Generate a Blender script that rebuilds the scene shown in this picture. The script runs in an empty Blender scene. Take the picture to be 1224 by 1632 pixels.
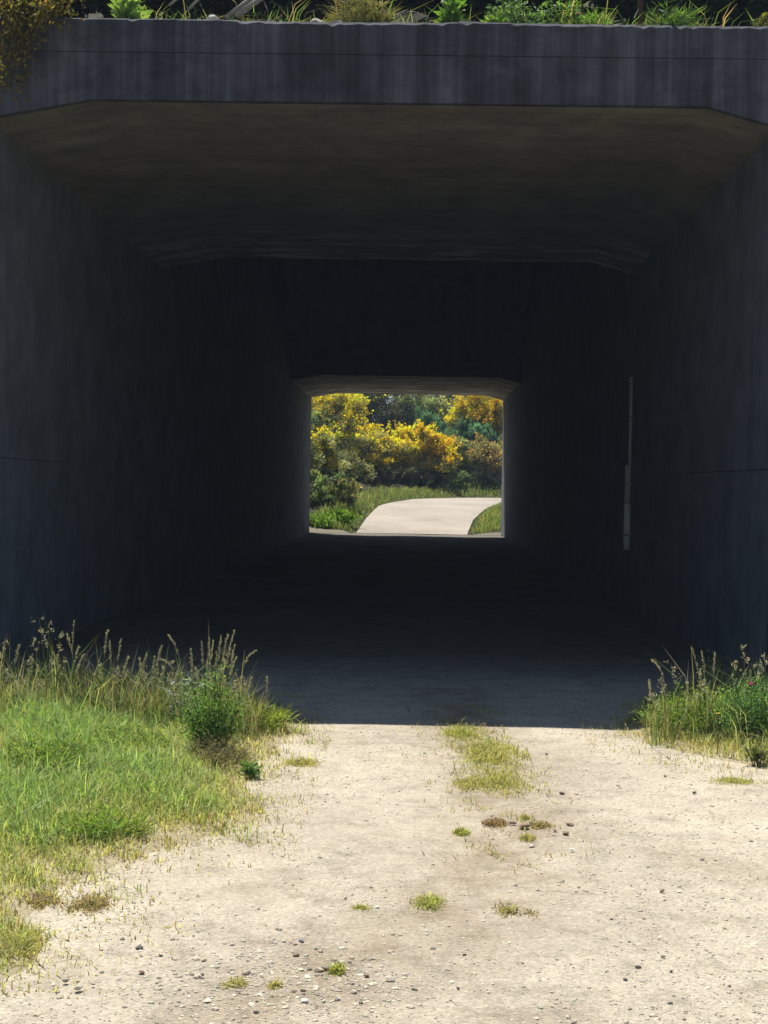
import bpy, math
import numpy as np
from mathutils import Matrix, Vector

SC = bpy.context.scene
COL = SC.collection
rng = np.random.default_rng(11)
R = math.radians

# ------------------------------------------------------------------ camera
F, W0, H0 = 2600.0, 1224.0, 1632.0           # focal length and size of the photograph, in its pixels
EYE = 1.6
VPX, VPY, ROLL = 662.0, 777.0, R(0.95)       # where the tunnel axis points, and the tilt of the phone
wy = Vector((VPX - W0/2, H0/2 - VPY, -F)).normalized()
up = Vector((math.sin(ROLL), math.cos(ROLL), 0))
wz = (up - wy*up.dot(wy)).normalized()
wx = wy.cross(wz)
W2C = Matrix((wx, wy, wz)).transposed()      # world -> camera
C2W = W2C.transposed()
cam_d = bpy.data.cameras.new('camera')
cam = bpy.data.objects.new('camera', cam_d)
COL.objects.link(cam)
cam.matrix_world = Matrix.Translation((0, 0, EYE)) @ C2W.to_4x4()
cam_d.sensor_fit = 'HORIZONTAL'
cam_d.sensor_width = 36.0
cam_d.lens = 36.0*F/W0
cam_d.clip_end = 2000
SC.camera = cam

def ray(px, py):
    return C2W @ Vector((px - W0/2, H0/2 - py, -F))
def at(px, py, d):
    r = ray(px, py); return Vector((0, 0, EYE)) + r*(d/r.y)
def on_ground(px, py, z=0.0):
    r = ray(px, py); return Vector((0, 0, EYE)) + r*((z - EYE)/r.z)

# ------------------------------------------------------------------ sky, sun, exposure
SUN_EL, SUN_AZ = R(61.9), R(-25.0)           # beyond the tunnel, a little to the left
world = bpy.data.worlds.new('World'); SC.world = world
world.use_nodes = True
nt = world.node_tree
sky = nt.nodes.new('ShaderNodeTexSky'); sky.sky_type = 'NISHITA'
sky.sun_disc = False; sky.sun_elevation = SUN_EL; sky.sun_rotation = SUN_AZ
sky.air_density = 1.0; sky.dust_density = 0.6
bg = nt.nodes['Background']
nt.links.new(sky.outputs[0], bg.inputs[0]); bg.inputs[1].default_value = 0.058
S = Vector((math.sin(SUN_AZ)*math.cos(SUN_EL), math.cos(SUN_AZ)*math.cos(SUN_EL), math.sin(SUN_EL)))
sun_d = bpy.data.lights.new('sun', 'SUN'); sun_d.energy = 5.0; sun_d.angle = R(0.53); sun_d.color = (1.0, 0.95, 0.86)
sun = bpy.data.objects.new('sun', sun_d); COL.objects.link(sun)
sun.rotation_euler = S.to_track_quat('Z', 'Y').to_euler(); sun.location = (-8, 40, 60)
SC.view_settings.view_transform = 'Standard'
SC.view_settings.look = 'None'
SC.view_settings.exposure = 0.55
SC.view_settings.gamma = 1.0
SC.cycles.max_bounces = 12
SC.cycles.diffuse_bounces = 8
SC.cycles.transmission_bounces = 6
SC.cycles.use_denoising = True

# ------------------------------------------------------------------ helpers
def tag(o, label=None, cat=None, group=None, kind=None):
    if label: o['label'] = label
    if cat: o['category'] = cat
    if group: o['group'] = group
    if kind: o['kind'] = kind
    return o

def empty(name, loc, label=None, cat=None, group=None):
    o = bpy.data.objects.new(name, None); COL.objects.link(o)
    o.location = loc; o.empty_display_size = 0.1
    return tag(o, label, cat, group)

def tri_mesh(name, V, T, tint=None, smooth=False):
    V = np.asarray(V, np.float32); T = np.asarray(T, np.int32)
    me = bpy.data.meshes.new(name)
    me.vertices.add(len(V)); me.vertices.foreach_set('co', V.ravel())
    me.loops.add(T.size); me.loops.foreach_set('vertex_index', T.ravel())
    me.polygons.add(len(T)); me.polygons.foreach_set('loop_start', np.arange(0, T.size, 3, dtype=np.int32))
    me.polygons.foreach_set('use_smooth', np.full(len(T), smooth))
    if tint is not None:
        a = me.attributes.new('tint', 'FLOAT_COLOR', 'POINT')
        c = np.ones((len(V), 4), np.float32); c[:, :3] = tint
        a.data.foreach_set('color', c.ravel())
    me.update(calc_edges=True); me.validate()
    return me

def py_mesh(name, V, Fc, smooth=False):
    me = bpy.data.meshes.new(name); me.from_pydata([tuple(v) for v in V], [], Fc)
    if smooth:
        for p in me.polygons: p.use_smooth = True
    me.update(); return me

def obj(name, me, mat, parent=None, loc=(0, 0, 0)):
    o = bpy.data.objects.new(name, me); COL.objects.link(o)
    if mat and not me.materials: me.materials.append(mat)
    o.location = loc
    if parent: o.parent = parent
    return o

def prism(name, poly, axis, a, b):
    """closed prism: poly is a list of 2-D points, swept along axis from a to b"""
    n = len(poly)
    def v(p, t):
        return {'y': (p[0], t, p[1]), 'x': (t, p[0], p[1]), 'z': (p[0], p[1], t)}[axis]
    V = [v(p, a) for p in poly] + [v(p, b) for p in poly]
    Fc = [list(range(n)), list(range(2*n-1, n-1, -1))]
    Fc += [[i, i+n, (i+1) % n + n, (i+1) % n][::-1] for i in range(n)]
    me = py_mesh(name, V, Fc)
    import bmesh
    bm = bmesh.new(); bm.from_mesh(me)
    bmesh.ops.recalc_face_normals(bm, faces=bm.faces)
    bm.to_mesh(me); bm.free()
    return me

def box(name, x0, x1, y0, y1, z0, z1):
    return prism(name, [(x0, z0), (x1, z0), (x1, z1), (x0, z1)], 'y', y0, y1)

def tube(path, radii, k=6):
    P = np.array([list(p) for p in path], float); n = len(P)
    radii = np.broadcast_to(radii, (n,))
    V, T = [], []
    for i in range(n):
        d = P[min(i+1, n-1)] - P[max(i-1, 0)]; d /= np.linalg.norm(d) + 1e-9
        a = np.cross(d, [0.31, 0.87, 0.38]); a /= np.linalg.norm(a) + 1e-9
        b = np.cross(d, a)
        for j in range(k):
            t = 2*math.pi*j/k
            V.append(P[i] + radii[i]*(math.cos(t)*a + math.sin(t)*b))
    for i in range(n-1):
        for j in range(k):
            q = (j+1) % k
            T += [(i*k+j, i*k+q, i*k+k+q), (i*k+j, i*k+k+q, i*k+k+j)]
    for j in range(1, k-1):
        T += [(0, j+1, j), ((n-1)*k, (n-1)*k+j, (n-1)*k+j+1)]
    return np.array(V), np.array(T)

def merge(parts):
    V, T, off = [], [], 0
    for v, t in parts:
        V.append(v); T.append(t + off); off += len(v)
    return np.concatenate(V), np.concatenate(T)

def jit(n, col, var=0.18, hue=0.10):
    """n variations of a colour: brightness and hue"""
    c = np.array(col)[None, :]*np.exp(rng.normal(0, var, (n, 1)))
    return np.clip(c*np.exp(rng.normal(0, hue, (n, 3))), 0.003, 0.9)

def blades(base, height, width, lean, tint):
    """grass blades: 5 vertices, 3 triangles each, bending over to their tip"""
    n = len(base)
    az = rng.uniform(0, 2*math.pi, n)
    side = np.stack([np.cos(az), np.sin(az), np.zeros(n)], 1)
    az2 = az + math.pi/2 + rng.normal(0, 0.5, n)
    fw = np.stack([np.cos(az2), np.sin(az2), np.zeros(n)], 1)
    h = height[:, None]; w = width[:, None]*0.5; l = lean[:, None]*h
    up_ = np.array([[0, 0, 1.0]])
    m = base + up_*h*0.58 + fw*l*0.32
    t = base + up_*h*(1.0 - 0.25*lean[:, None]) + fw*l
    V = np.stack([base - side*w, base + side*w, m - side*w*0.8, m + side*w*0.8, t], 1).reshape(-1, 3)
    o = (np.arange(n)*5)[:, None]
    T = np.concatenate([o + [[0, 1, 3]], o + [[0, 3, 2]], o + [[2, 3, 4]]], 1).reshape(-1, 3)
    return V, T, np.repeat(tint, 5, 0)

def leaves(pos, direc, length, width, tint, fold=0.25):
    """folded leaves: 4 vertices, 2 triangles each"""
    n = len(pos)
    d = direc/(np.linalg.norm(direc, axis=1, keepdims=True) + 1e-9)
    r = rng.normal(0, 1, (n, 3)); s = np.cross(d, r); s /= np.linalg.norm(s, axis=1, keepdims=True) + 1e-9
    nn = np.cross(s, d)
    L = length[:, None]; w = width[:, None]*0.5
    V = np.stack([pos, pos + d*L*0.45 - s*w + nn*w*fold, pos + d*L*0.45 + s*w + nn*w*fold, pos + d*L], 1).reshape(-1, 3)
    o = (np.arange(n)*4)[:, None]
    T = np.concatenate([o + [[0, 2, 1]], o + [[1, 2, 3]]], 1).reshape(-1, 3)
    return V, T, np.repeat(tint, 4, 0)

def join3(parts):
    V, T, C, off = [], [], [], 0
    for v, t, c in parts:
        V.append(v); T.append(t + off); C.append(c); off += len(v)
    return np.concatenate(V), np.concatenate(T), np.concatenate(C)

# ------------------------------------------------------------------ materials
def new_mat(name, rough=0.85):
    m = bpy.data.materials.new(name); m.use_nodes = True
    n = m.node_tree; b = n.nodes['Principled BSDF']
    b.inputs['Roughness'].default_value = rough
    b.inputs['Specular IOR Level'].default_value = 0.25
    return m, n, b
def N(n, t, **kw):
    o = n.nodes.new(t)
    for k, v in kw.items():
        if k in o.inputs: o.inputs[k].default_value = v
        else: setattr(o, k, v)
    return o
def scaled_pos(n, s):
    g = N(n, 'ShaderNodeNewGeometry'); m = N(n, 'ShaderNodeVectorMath', operation='MULTIPLY')
    m.inputs[1].default_value = s; n.links.new(g.outputs['Position'], m.inputs[0]); return m.outputs[0]
def noise(n, s, scale=1.0, detail=5.0, rough=0.6):
    t = N(n, 'ShaderNodeTexNoise'); t.inputs['Scale'].default_value = scale
    t.inputs['Detail'].default_value = detail; t.inputs['Roughness'].default_value = rough
    n.links.new(scaled_pos(n, s), t.inputs['Vector']); return t.outputs['Fac']
def ramp(n, fac, stops):
    r = N(n, 'ShaderNodeValToRGB'); e = r.color_ramp.elements
    while len(e) < len(stops): e.new(0.5)
    for el, (p, c) in zip(e, stops):
        el.position = p; el.color = (*c, 1) if len(c) == 3 else c
    n.links.new(fac, r.inputs[0]); return r.outputs[0]
def mix(n, fac, a, b, mode='MIX'):
    m = N(n, 'ShaderNodeMix', data_type='RGBA', blend_type=mode)
    for i, x in ((0, fac), (6, a), (7, b)):
        if isinstance(x, (int, float)): m.inputs[i].default_value = x
        elif isinstance(x, tuple): m.inputs[i].default_value = (*x, 1)
        else: n.links.new(x, m.inputs[i])
    return m.outputs[2]
def bump(n, b, fac, strength, dist):
    o = N(n, 'ShaderNodeBump'); o.inputs['Strength'].default_value = strength; o.inputs['Distance'].default_value = dist
    n.links.new(fac, o.inputs['Height']); n.links.new(o.outputs[0], b.inputs['Normal'])
g3 = lambda v: (v, v, v)

def concrete(name, base, boards=False, streak=1.0, mottle=0.6):
    m, n, b = new_mat(name, 0.9)
    blot = noise(n, (1, 1, 1), 1.7, 8, 0.7)
    c = mix(n, ramp(n, blot, [(0.32, g3(0)), (0.68, g3(1))]), tuple(x*0.66 for x in base), tuple(x*1.3 for x in base))
    patch = noise(n, (1.6, 1.6, 2.6), 1.0, 7, 0.75)
    c = mix(n, mottle, c, ramp(n, patch, [(0.36, g3(0.55)), (0.5, g3(1)), (0.66, (1.3, 1.27, 1.2))]), 'MULTIPLY')
    st = noise(n, (5.5, 5.5, 0.28), 1.0, 6, 0.65)                       # water runs down the faces
    c = mix(n, 0.75*streak, c, ramp(n, st, [(0.34, g3(0.28)), (0.5, g3(0.9)), (0.72, g3(1.5))]), 'MULTIPLY')
    st2 = noise(n, (22, 22, 0.5), 1.0, 4, 0.6)
    c = mix(n, 0.6*streak, c, ramp(n, st2, [(0.35, g3(0.5)), (0.65, g3(1.35))]), 'MULTIPLY')
    if boards:                                                           # marks of the formwork boards
        bt = N(n, 'ShaderNodeTexBrick'); bt.offset = 0.37
        bt.inputs['Scale'].default_value = 1.0; bt.inputs['Brick Width'].default_value = 2.4
        bt.inputs['Row Height'].default_value = 0.62; bt.inputs['Mortar Size'].default_value = 0.006
        bt.inputs['Color1'].default_value = (0.62, 0.60, 0.58, 1); bt.inputs['Color2'].default_value = (1.25, 1.22, 1.15, 1)
        bt.inputs['Mortar'].default_value = (0.4, 0.4, 0.4, 1)
        n.links.new(scaled_pos(n, (1, 1, 1)), bt.inputs['Vector'])
        c = mix(n, 0.3, c, bt.outputs['Color'], 'MULTIPLY')
        b2 = noise(n, (0.5, 9, 1), 1.0, 3, 0.5)                            # single boards
        c = mix(n, 0.28, c, ramp(n, b2, [(0.35, g3(0.7)), (0.65, g3(1.25))]), 'MULTIPLY')
        g = N(n, 'ShaderNodeNewGeometry'); sp = N(n, 'ShaderNodeSeparateXYZ'); n.links.new(g.outputs['Position'], sp.inputs[0])
        mr = N(n, 'ShaderNodeMapRange'); n.links.new(sp.outputs[1], mr.inputs[0]); mr.inputs[1].default_value = 19.5; mr.inputs[2].default_value = 22.6
        lm = ramp(n, noise(n, (0.9, 3.2, 1), 1.0, 6, 0.7), [(0.50, g3(0)), (0.60, g3(1))])   # lime bloom along the leaking joint
        ml = N(n, 'ShaderNodeMath', operation='MULTIPLY'); n.links.new(lm, ml.inputs[0]); n.links.new(mr.outputs[0], ml.inputs[1])
        c = mix(n, ml.outputs[0], c, (0.75, 0.74, 0.70))
    n.links.new(c, b.inputs['Base Color'])
    bump(n, b, noise(n, (1, 1, 1), 60, 4), 0.35, 0.01)
    return m

M_FACE = concrete('weathered_face_concrete', (0.075, 0.08, 0.105), streak=0.95, mottle=0.8)
M_WALL = concrete('tunnel_wall_concrete', (0.175, 0.187, 0.215), streak=0.2, mottle=0.3)
M_CEIL = concrete('board_marked_concrete', (0.235, 0.215, 0.195), boards=True, streak=0.0, mottle=0.35)
M_DARK = concrete('dark_concrete', (0.15, 0.155, 0.18), streak=0.3)  # darker, more mottled concrete for the middle section's end walls and roof

def make_gravel():
    m, n, b = new_mat('pale_gravel', 0.95)
    big = noise(n, (1, 0.45, 1), 0.9, 5)
    c = mix(n, ramp(n, big, [(0.35, g3(0)), (0.65, g3(1))]), (0.41, 0.36, 0.285), (0.53, 0.475, 0.375))
    mid = noise(n, (1, 1, 1), 5, 6, 0.7)
    c = mix(n, 0.8, c, ramp(n, mid, [(0.3, (0.62, 0.60, 0.58)), (0.5, g3(1)), (0.75, g3(1.12))]), 'MULTIPLY')
    fine = noise(n, (1, 1, 1), 55, 5, 0.75)
    c = mix(n, 0.75, c, ramp(n, fine, [(0.3, g3(0.66)), (0.5, g3(1.0)), (0.72, g3(1.22))]), 'MULTIPLY')
    vor = N(n, 'ShaderNodeTexVoronoi'); vor.inputs['Scale'].default_value = 85
    n.links.new(scaled_pos(n, (1, 1, 1)), vor.inputs['Vector'])
    c = mix(n, 0.35, c, ramp(n, vor.outputs['Color'], [(0.2, g3(0.6)), (0.6, g3(1.05)), (0.95, g3(1.5))]), 'MULTIPLY')
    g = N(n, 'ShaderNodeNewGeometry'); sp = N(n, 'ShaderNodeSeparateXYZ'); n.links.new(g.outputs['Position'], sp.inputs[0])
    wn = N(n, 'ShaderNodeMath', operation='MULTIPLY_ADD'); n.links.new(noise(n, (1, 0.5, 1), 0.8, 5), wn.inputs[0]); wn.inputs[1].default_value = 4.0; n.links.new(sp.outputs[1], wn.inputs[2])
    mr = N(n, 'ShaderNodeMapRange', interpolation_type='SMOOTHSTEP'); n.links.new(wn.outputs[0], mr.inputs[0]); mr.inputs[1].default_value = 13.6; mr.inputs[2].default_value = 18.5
    c = mix(n, mr.outputs[0], c, mix(n, 1.0, c, (0.34, 0.35, 0.39), 'MULTIPLY'))      # tunnel shade put into the gravel colour, darker inward with a ragged edge
    at_ = N(n, 'ShaderNodeAttribute', attribute_name='tint'); c = mix(n, 1.0, c, at_.outputs['Color'], 'MULTIPLY')
    n.links.new(c, b.inputs['Base Color'])
    ad = N(n, 'ShaderNodeMath', operation='ADD'); n.links.new(fine, ad.inputs[0]); n.links.new(mid, ad.inputs[1])
    bump(n, b, ad.outputs[0], 0.6, 0.02)
    return m
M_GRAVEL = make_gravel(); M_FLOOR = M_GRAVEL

def soil(name, a, b_, scale=2.0, rough=0.95):
    m, n, b = new_mat(name, rough)
    c = mix(n, ramp(n, noise(n, (1, 1, 1), scale, 7, 0.7), [(0.35, g3(0)), (0.65, g3(1))]), a, b_)
    c = mix(n, 0.7, c, ramp(n, noise(n, (1, 1, 1), 40, 4), [(0.3, g3(0.55)), (0.7, g3(1.3))]), 'MULTIPLY')
    n.links.new(c, b.inputs['Base Color'])
    bump(n, b, noise(n, (1, 1, 1), 25, 5), 0.6, 0.03)
    return m
M_MEADOW = soil('meadow_ground', (0.10, 0.10, 0.035), (0.20, 0.16, 0.075), 0.6)
M_VERGE = soil('verge_soil', (0.30, 0.255, 0.16), (0.42, 0.36, 0.25), 3.0)
M_BANK = soil('bank_soil', (0.022, 0.026, 0.010), (0.045, 0.042, 0.02), 1.0)
M_FARROAD = soil('far_road_gravel', (0.33, 0.29, 0.245), (0.47, 0.42, 0.355), 0.35)

def leaf_mat(name, trans=0.45, rough=0.6):
    m, n, b = new_mat(name, rough)
    a = N(n, 'ShaderNodeAttribute', attribute_name='tint')
    n.links.new(a.outputs['Color'], b.inputs['Base Color'])
    t = N(n, 'ShaderNodeBsdfTranslucent')
    tc = mix(n, 1.0, a.outputs['Color'], (1.15, 1.15, 0.6), 'MULTIPLY')
    n.links.new(tc, t.inputs['Color'])
    ms = N(n, 'ShaderNodeMixShader'); ms.inputs[0].default_value = trans
    n.links.new(b.outputs[0], ms.inputs[1]); n.links.new(t.outputs[0], ms.inputs[2])
    n.links.new(ms.outputs[0], n.nodes['Material Output'].inputs['Surface'])
    return m
M_LEAF = leaf_mat('leaf'); M_GRASS = leaf_mat('grass_blade', 0.5); M_PETAL = leaf_mat('petal', 0.5)
M_SEED = leaf_mat('seed_head', 0.35, 0.8)

def plain(name, col, rough=0.7, var=0.35, scale=30, metallic=0.0):
    m, n, b = new_mat(name, rough)
    c = mix(n, 1.0, col, ramp(n, noise(n, (1, 1, 1), scale, 5, 0.7), [(0.25, g3(1-var)), (0.75, g3(1+var))]), 'MULTIPLY')
    n.links.new(c, b.inputs['Base Color']); b.inputs['Metallic'].default_value = metallic
    bump(n, b, noise(n, (1, 1, 1), scale*2, 4), 0.4, 0.01)
    return m
M_STONE = {'grey': plain('grey_stone', (0.24, 0.22, 0.20), 0.9), 'pale': plain('pale_stone', (0.50, 0.45, 0.37), 0.9, 0.2),
           'brown': plain('brown_stone', (0.27, 0.19, 0.135), 0.9), 'blue': plain('blue_grey_stone', (0.20, 0.21, 0.27), 0.9),
           'soil': plain('earthy_stone', (0.035, 0.027, 0.022), 0.95), 'white': plain('white_stone', (0.66, 0.63, 0.57), 0.9, 0.15), 'dark': plain('dark_stone', (0.16, 0.145, 0.135), 0.9)}
M_BARK = plain('bark', (0.06, 0.045, 0.032), 0.9); M_DEAD = plain('dead_wood', (0.30, 0.27, 0.23), 0.9)
M_RUST = plain('rust', (0.09, 0.035, 0.02), 0.8); M_WHITE = plain('white_plastic', (0.82, 0.82, 0.77), 0.5, 0.25, 9)
M_GREYPIPE = plain('grey_plastic', (0.55, 0.55, 0.53), 0.5, 0.25, 9); M_PLANK = plain('painted_plank', (0.68, 0.63, 0.55), 0.8, 0.15)
M_STEEL = plain('galvanised_steel', (0.25, 0.25, 0.26), 0.5, 0.2, 20, 0.6)

# ------------------------------------------------------------------ the lie of the land
XL, XR, CX, ZC = -3.60, 2.94, -0.27, 4.77
YP, Y1, Y2, YE = 13.5, 22.8, 46.6, 55.3
HALF = 6.5
OUT = np.array([(-2, 50), (-2, 56), (-1.78, 60), (-1.43, 65), (-0.9, 67.5), (-0.1, 70), (0.75, 72.2), (1.9, 74), (4, 75.8), (8, 77.3), (20, 79), (70, 84)], float)
INN = np.array([(1.8, 50), (1.8, 56), (2.15, 60), (2.9, 65), (3.7, 67.6), (5, 70), (8, 72.3), (20, 74.5), (70, 79.5)], float)
def road_z(y): return np.interp(y, [0, 55.9, 58, 60, 63, 66, 70, 75, 85, 160], [0, 0, .22, .44, .70, .90, 1.08, 1.16, 1.22, 1.6])

def poly_dist(P, line):
    """distance to a polyline, its nearest point, and the side (left of travel > 0)"""
    best = np.full(len(P), 1e9); q = np.zeros((len(P), 2)); side = np.zeros(len(P))
    for a, b in zip(line[:-1], line[1:]):
        d = b - a; t = np.clip(((P - a) @ d)/(d @ d), 0, 1); c = a + t[:, None]*d
        r = np.linalg.norm(P - c, axis=1); s = d[0]*(P[:, 1]-a[1]) - d[1]*(P[:, 0]-a[0])
        k = r < best; best[k] = r[k]; q[k] = c[k]; side[k] = s[k]
    return best, q, np.sign(side)

def wob(x, y, k=1.0):
    return (np.sin(x*1.7*k + 1.3) * np.cos(y*1.3*k) + 0.6*np.sin(x*3.1*k + y*2.3*k) + 0.4*np.cos(y*4.7*k - x*1.1*k))/2

def land(P):
    P = np.asarray(P, float).reshape(-1, 2)
    z = np.full(len(P), -0.02)
    far = P[:, 1] > 55.6
    if far.any():
        Q = P[far]
        d1, q1, s1 = poly_dist(Q, OUT); d2, q2, s2 = poly_dist(Q, INN)
        zf = road_z(Q[:, 1]) - 0.06
        o = s1 > 0
        zo = road_z(q1[:, 1]) + np.interp(d1, [0, 0.3, 1.2, 9, 20, 200], [-0.03, 0.05, 0.2, 1.9, 4.2, 14]) + 0.12*wob(Q[:, 0], Q[:, 1])*np.clip(d1, 0, 1)
        zf[o] = zo[o]
        i = s2 < 0
        zi = road_z(q2[:, 1]) + np.interp(d2, [0, 0.4, 4, 12], [-0.03, 0.06, 0.45, 0.6]) + 0.06*wob(Q[:, 0], Q[:, 1])*np.clip(d2, 0, 1)
        zf[i] = zi[i]
        z[far] = zf
    return z
def land1(x, y): return float(land([(x, y)])[0])

def grid(name, xs, ys, zf, mat, smooth=True, tf=None):
    X, Y = np.meshgrid(xs, ys); P = np.stack([X.ravel(), Y.ravel()], 1)
    V = np.column_stack([P, zf(P)]); nx, ny = len(xs), len(ys)
    i = (np.arange(ny-1)[:, None]*nx + np.arange(nx-1)[None, :]).ravel()
    T = np.concatenate([np.stack([i, i+1, i+nx+1], 1), np.stack([i, i+nx+1, i+nx], 1)])
    return obj(name, tri_mesh(name, V, T, tint=tf(P) if tf else None, smooth=smooth), mat)

xs = np.concatenate([[-300, -120, -60, -35, -22], np.arange(-15, 25, 0.5), [26, 30, 40, 60, 120, 300]])
ys = np.concatenate([[-250, -80, -30, -10], np.arange(0, 55, 5), [55.55], np.arange(55.65, 105, 0.5), [110, 125, 150, 200, 300]])
tag(grid('ground', xs, ys[ys < 55.6], land, M_MEADOW), kind='structure')
tag(grid('hillside', xs, ys[ys > 55.6], land, M_BANK), kind='structure')

def track_z(P): return 0.012*wob(P[:, 0]*1.3, P[:, 1]*0.9) + 0.006
CROWN = np.array([on_ground(*p)[:2] for p in [(725, 1100), (735, 1160), (790, 1240), (815, 1320), (775, 1400), (740, 1455), (600, 1530), (480, 1580), (420, 1650)]])
def track_tint(P):
    """brown soil and dead matter along the crown between the pale wheel tracks, and along the left verge"""
    d, q, s_ = poly_dist(P, CROWN)
    k = np.clip(1.15 - d/0.42, 0, 1)*np.clip(0.65 + 0.6*wob(P[:, 0]*6, P[:, 1]*3.1) + 0.35*wob(P[:, 0]*15, P[:, 1]*9), 0, 1)
    k = np.maximum(k, np.clip(0.55*wob(P[:, 0]*1.9 + 5, P[:, 1]*1.4) + 0.3*wob(P[:, 0]*8, P[:, 1]*5) - 0.15, 0, 0.55))
    k = np.where(P[:, 1] > 13, 0, k)[:, None]
    return 1.04*(1-k) + np.array([0.66, 0.61, 0.545])*k
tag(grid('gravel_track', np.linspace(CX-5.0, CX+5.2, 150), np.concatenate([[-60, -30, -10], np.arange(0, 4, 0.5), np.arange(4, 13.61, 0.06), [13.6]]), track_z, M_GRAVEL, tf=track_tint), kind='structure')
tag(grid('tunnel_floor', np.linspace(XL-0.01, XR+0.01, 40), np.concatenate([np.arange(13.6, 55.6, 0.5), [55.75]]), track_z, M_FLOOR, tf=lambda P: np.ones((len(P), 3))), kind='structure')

def strip(name, A, B, n, k, mat, dz):
    def res(L, m):
        s = np.r_[0, np.cumsum(np.linalg.norm(np.diff(L, axis=0), axis=1))]
        t = np.linspace(0, s[-1], m); return np.stack([np.interp(t, s, L[:, 0]), np.interp(t, s, L[:, 1])], 1)
    a, b = res(A, n), res(B, n)
    P = np.concatenate([(a + (b-a)*j/k)[:, None] for j in range(k+1)], 1).reshape(-1, 2)
    V = np.column_stack([P, road_z(P[:, 1]) + dz])
    i = (np.arange(n-1)[:, None]*(k+1) + np.arange(k)[None]).ravel()
    T = np.concatenate([np.stack([i, i+1, i+k+2], 1), np.stack([i, i+k+2, i+k+1], 1)])
    return obj(name, tri_mesh(name, V, T, smooth=True), mat)
OUT2, INN2 = OUT.copy(), INN.copy(); OUT2[0, 1] = INN2[0, 1] = 55.74
tag(strip('far_road', OUT2, INN2, 160, 8, M_FARROAD, 0.02), kind='structure')

# embankment over the tunnel (three sheets of one terrain)
def emb_mid(P): return np.interp(P[:, 1], [13.85, 14.5, 23, 46.8, 55.0, 55.4], [5.38, 5.5, 9.4, 9.4, 5.5, 5.4]) + 0.05*wob(P[:, 0], P[:, 1])*np.clip(P[:, 1]-14, 0, 1)
def emb_side(P):
    z = np.interp(P[:, 1], [2.0, 13.85, 23, 46.8, 55.4, 68], [-0.3, 4.9, 9.4, 9.4, 5.2, -0.3])
    return z + 0.1*wob(P[:, 0], P[:, 1])
ye = np.concatenate([[13.86, 14.1, 14.5], np.arange(15, 55, 1.0), [55.3]])
tag(grid('embankment', np.arange(CX-HALF-0.1, CX+HALF+0.2, 0.5), ye, emb_mid, M_BANK), kind='structure')
def emb_right(P):
    z = np.interp(P[:, 1], [12.5, 23, 46.8, 55.4, 68], [-0.3, 9.4, 9.4, 5.2, -0.3])
    return z + 0.1*wob(P[:, 0], P[:, 1])
for sx, ef in ((-1, emb_side), (1, emb_right)):
    xr = np.sort(CX + sx*np.array([HALF+0.02, 7.5, 9, 12, 18, 30, 60, 120, 290]))
    tag(grid('embankment_slope', xr, np.arange(2, 69, 1.5), ef, M_BANK), kind='structure')

# ------------------------------------------------------------------ the concrete underpass
up_loc = Vector((CX, YP, 0))
UP = empty('concrete_underpass', up_loc, 'dark weathered concrete box underpass with a square light opening at its far end', 'underpass')
def part(name, me, mat, parent=UP):
    """mesh given in world coordinates, stored relative to the underpass base"""
    if parent is UP: me.transform(Matrix.Translation(-up_loc))
    else: me.transform(Matrix.Translation(-up_loc))
    return obj(name, me, mat, parent)
HWL, HHL, HWR, HHR = 0.87, 0.16, 0.60, 0.16
opening = [(XL, 0), (XL, ZC-HHL), (XL+HWL, ZC), (XR-HWR, ZC), (XR, ZC-HHR), (XR, 0)]
xo0, xo1 = CX-HALF, CX+HALF
ZJ, ZT = 5.16, 5.44
hw = part('headwall', prism('headwall', [(xo0, -0.3), (XL, -0.3)] + opening[1:-1] + [(XR, -0.3), (xo1, -0.3), (xo1, ZJ-0.005), (xo0, ZJ-0.005)], 'y', YP, YP+0.09), M_FACE)
part('joint_backing', box('joint_backing', xo0+0.01, xo1-0.01, YP+0.014, YP+0.37, ZJ-0.011, ZJ+0.012), M_FACE, hw)
def coping_mesh(x0, x1, y0, y1, z0, z1, flip=1):
    """top course with a worn, chamfered upper edge"""
    xs_ = np.linspace(x0, x1, 260); V = []
    chip = rng.uniform(0, 1, len(xs_)) < 0.05
    cw = np.clip(0.030 + rng.normal(0, 0.005, len(xs_)), 0.012, 0.06)
    cw[(xs_ > 0.25) & (xs_ < 0.75)] *= 0.5; cw[xs_ < -1.45] *= 0.45; cw[chip] += 0.02
    for x, c in zip(xs_, cw):
        dz = 0.003*math.sin(x*1.9)
        V += [(x, y0, z0), (x, y0, z1 - c*0.95 + dz), (x, y0 + flip*c*1.3, z1 + dz), (x, y1, z1 + dz), (x, y1, z0)]
    Fc = []
    for i in range(len(xs_)-1):
        for j in range(5):
            k = (j+1) % 5; q = [i*5+j, i*5+k, i*5+5+k, i*5+5+j]
            Fc.append(q if flip < 0 else q[::-1])
    e = [0, 1, 2, 3, 4]; l = [(len(xs_)-1)*5 + t for t in e]
    Fc += [e if flip > 0 else e[::-1], l[::-1] if flip > 0 else l]
    return py_mesh('coping', V, Fc)
part('coping', coping_mesh(xo0, xo1, YP+0.002, YP+0.42, ZJ+0.005, ZT), M_FACE)

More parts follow.
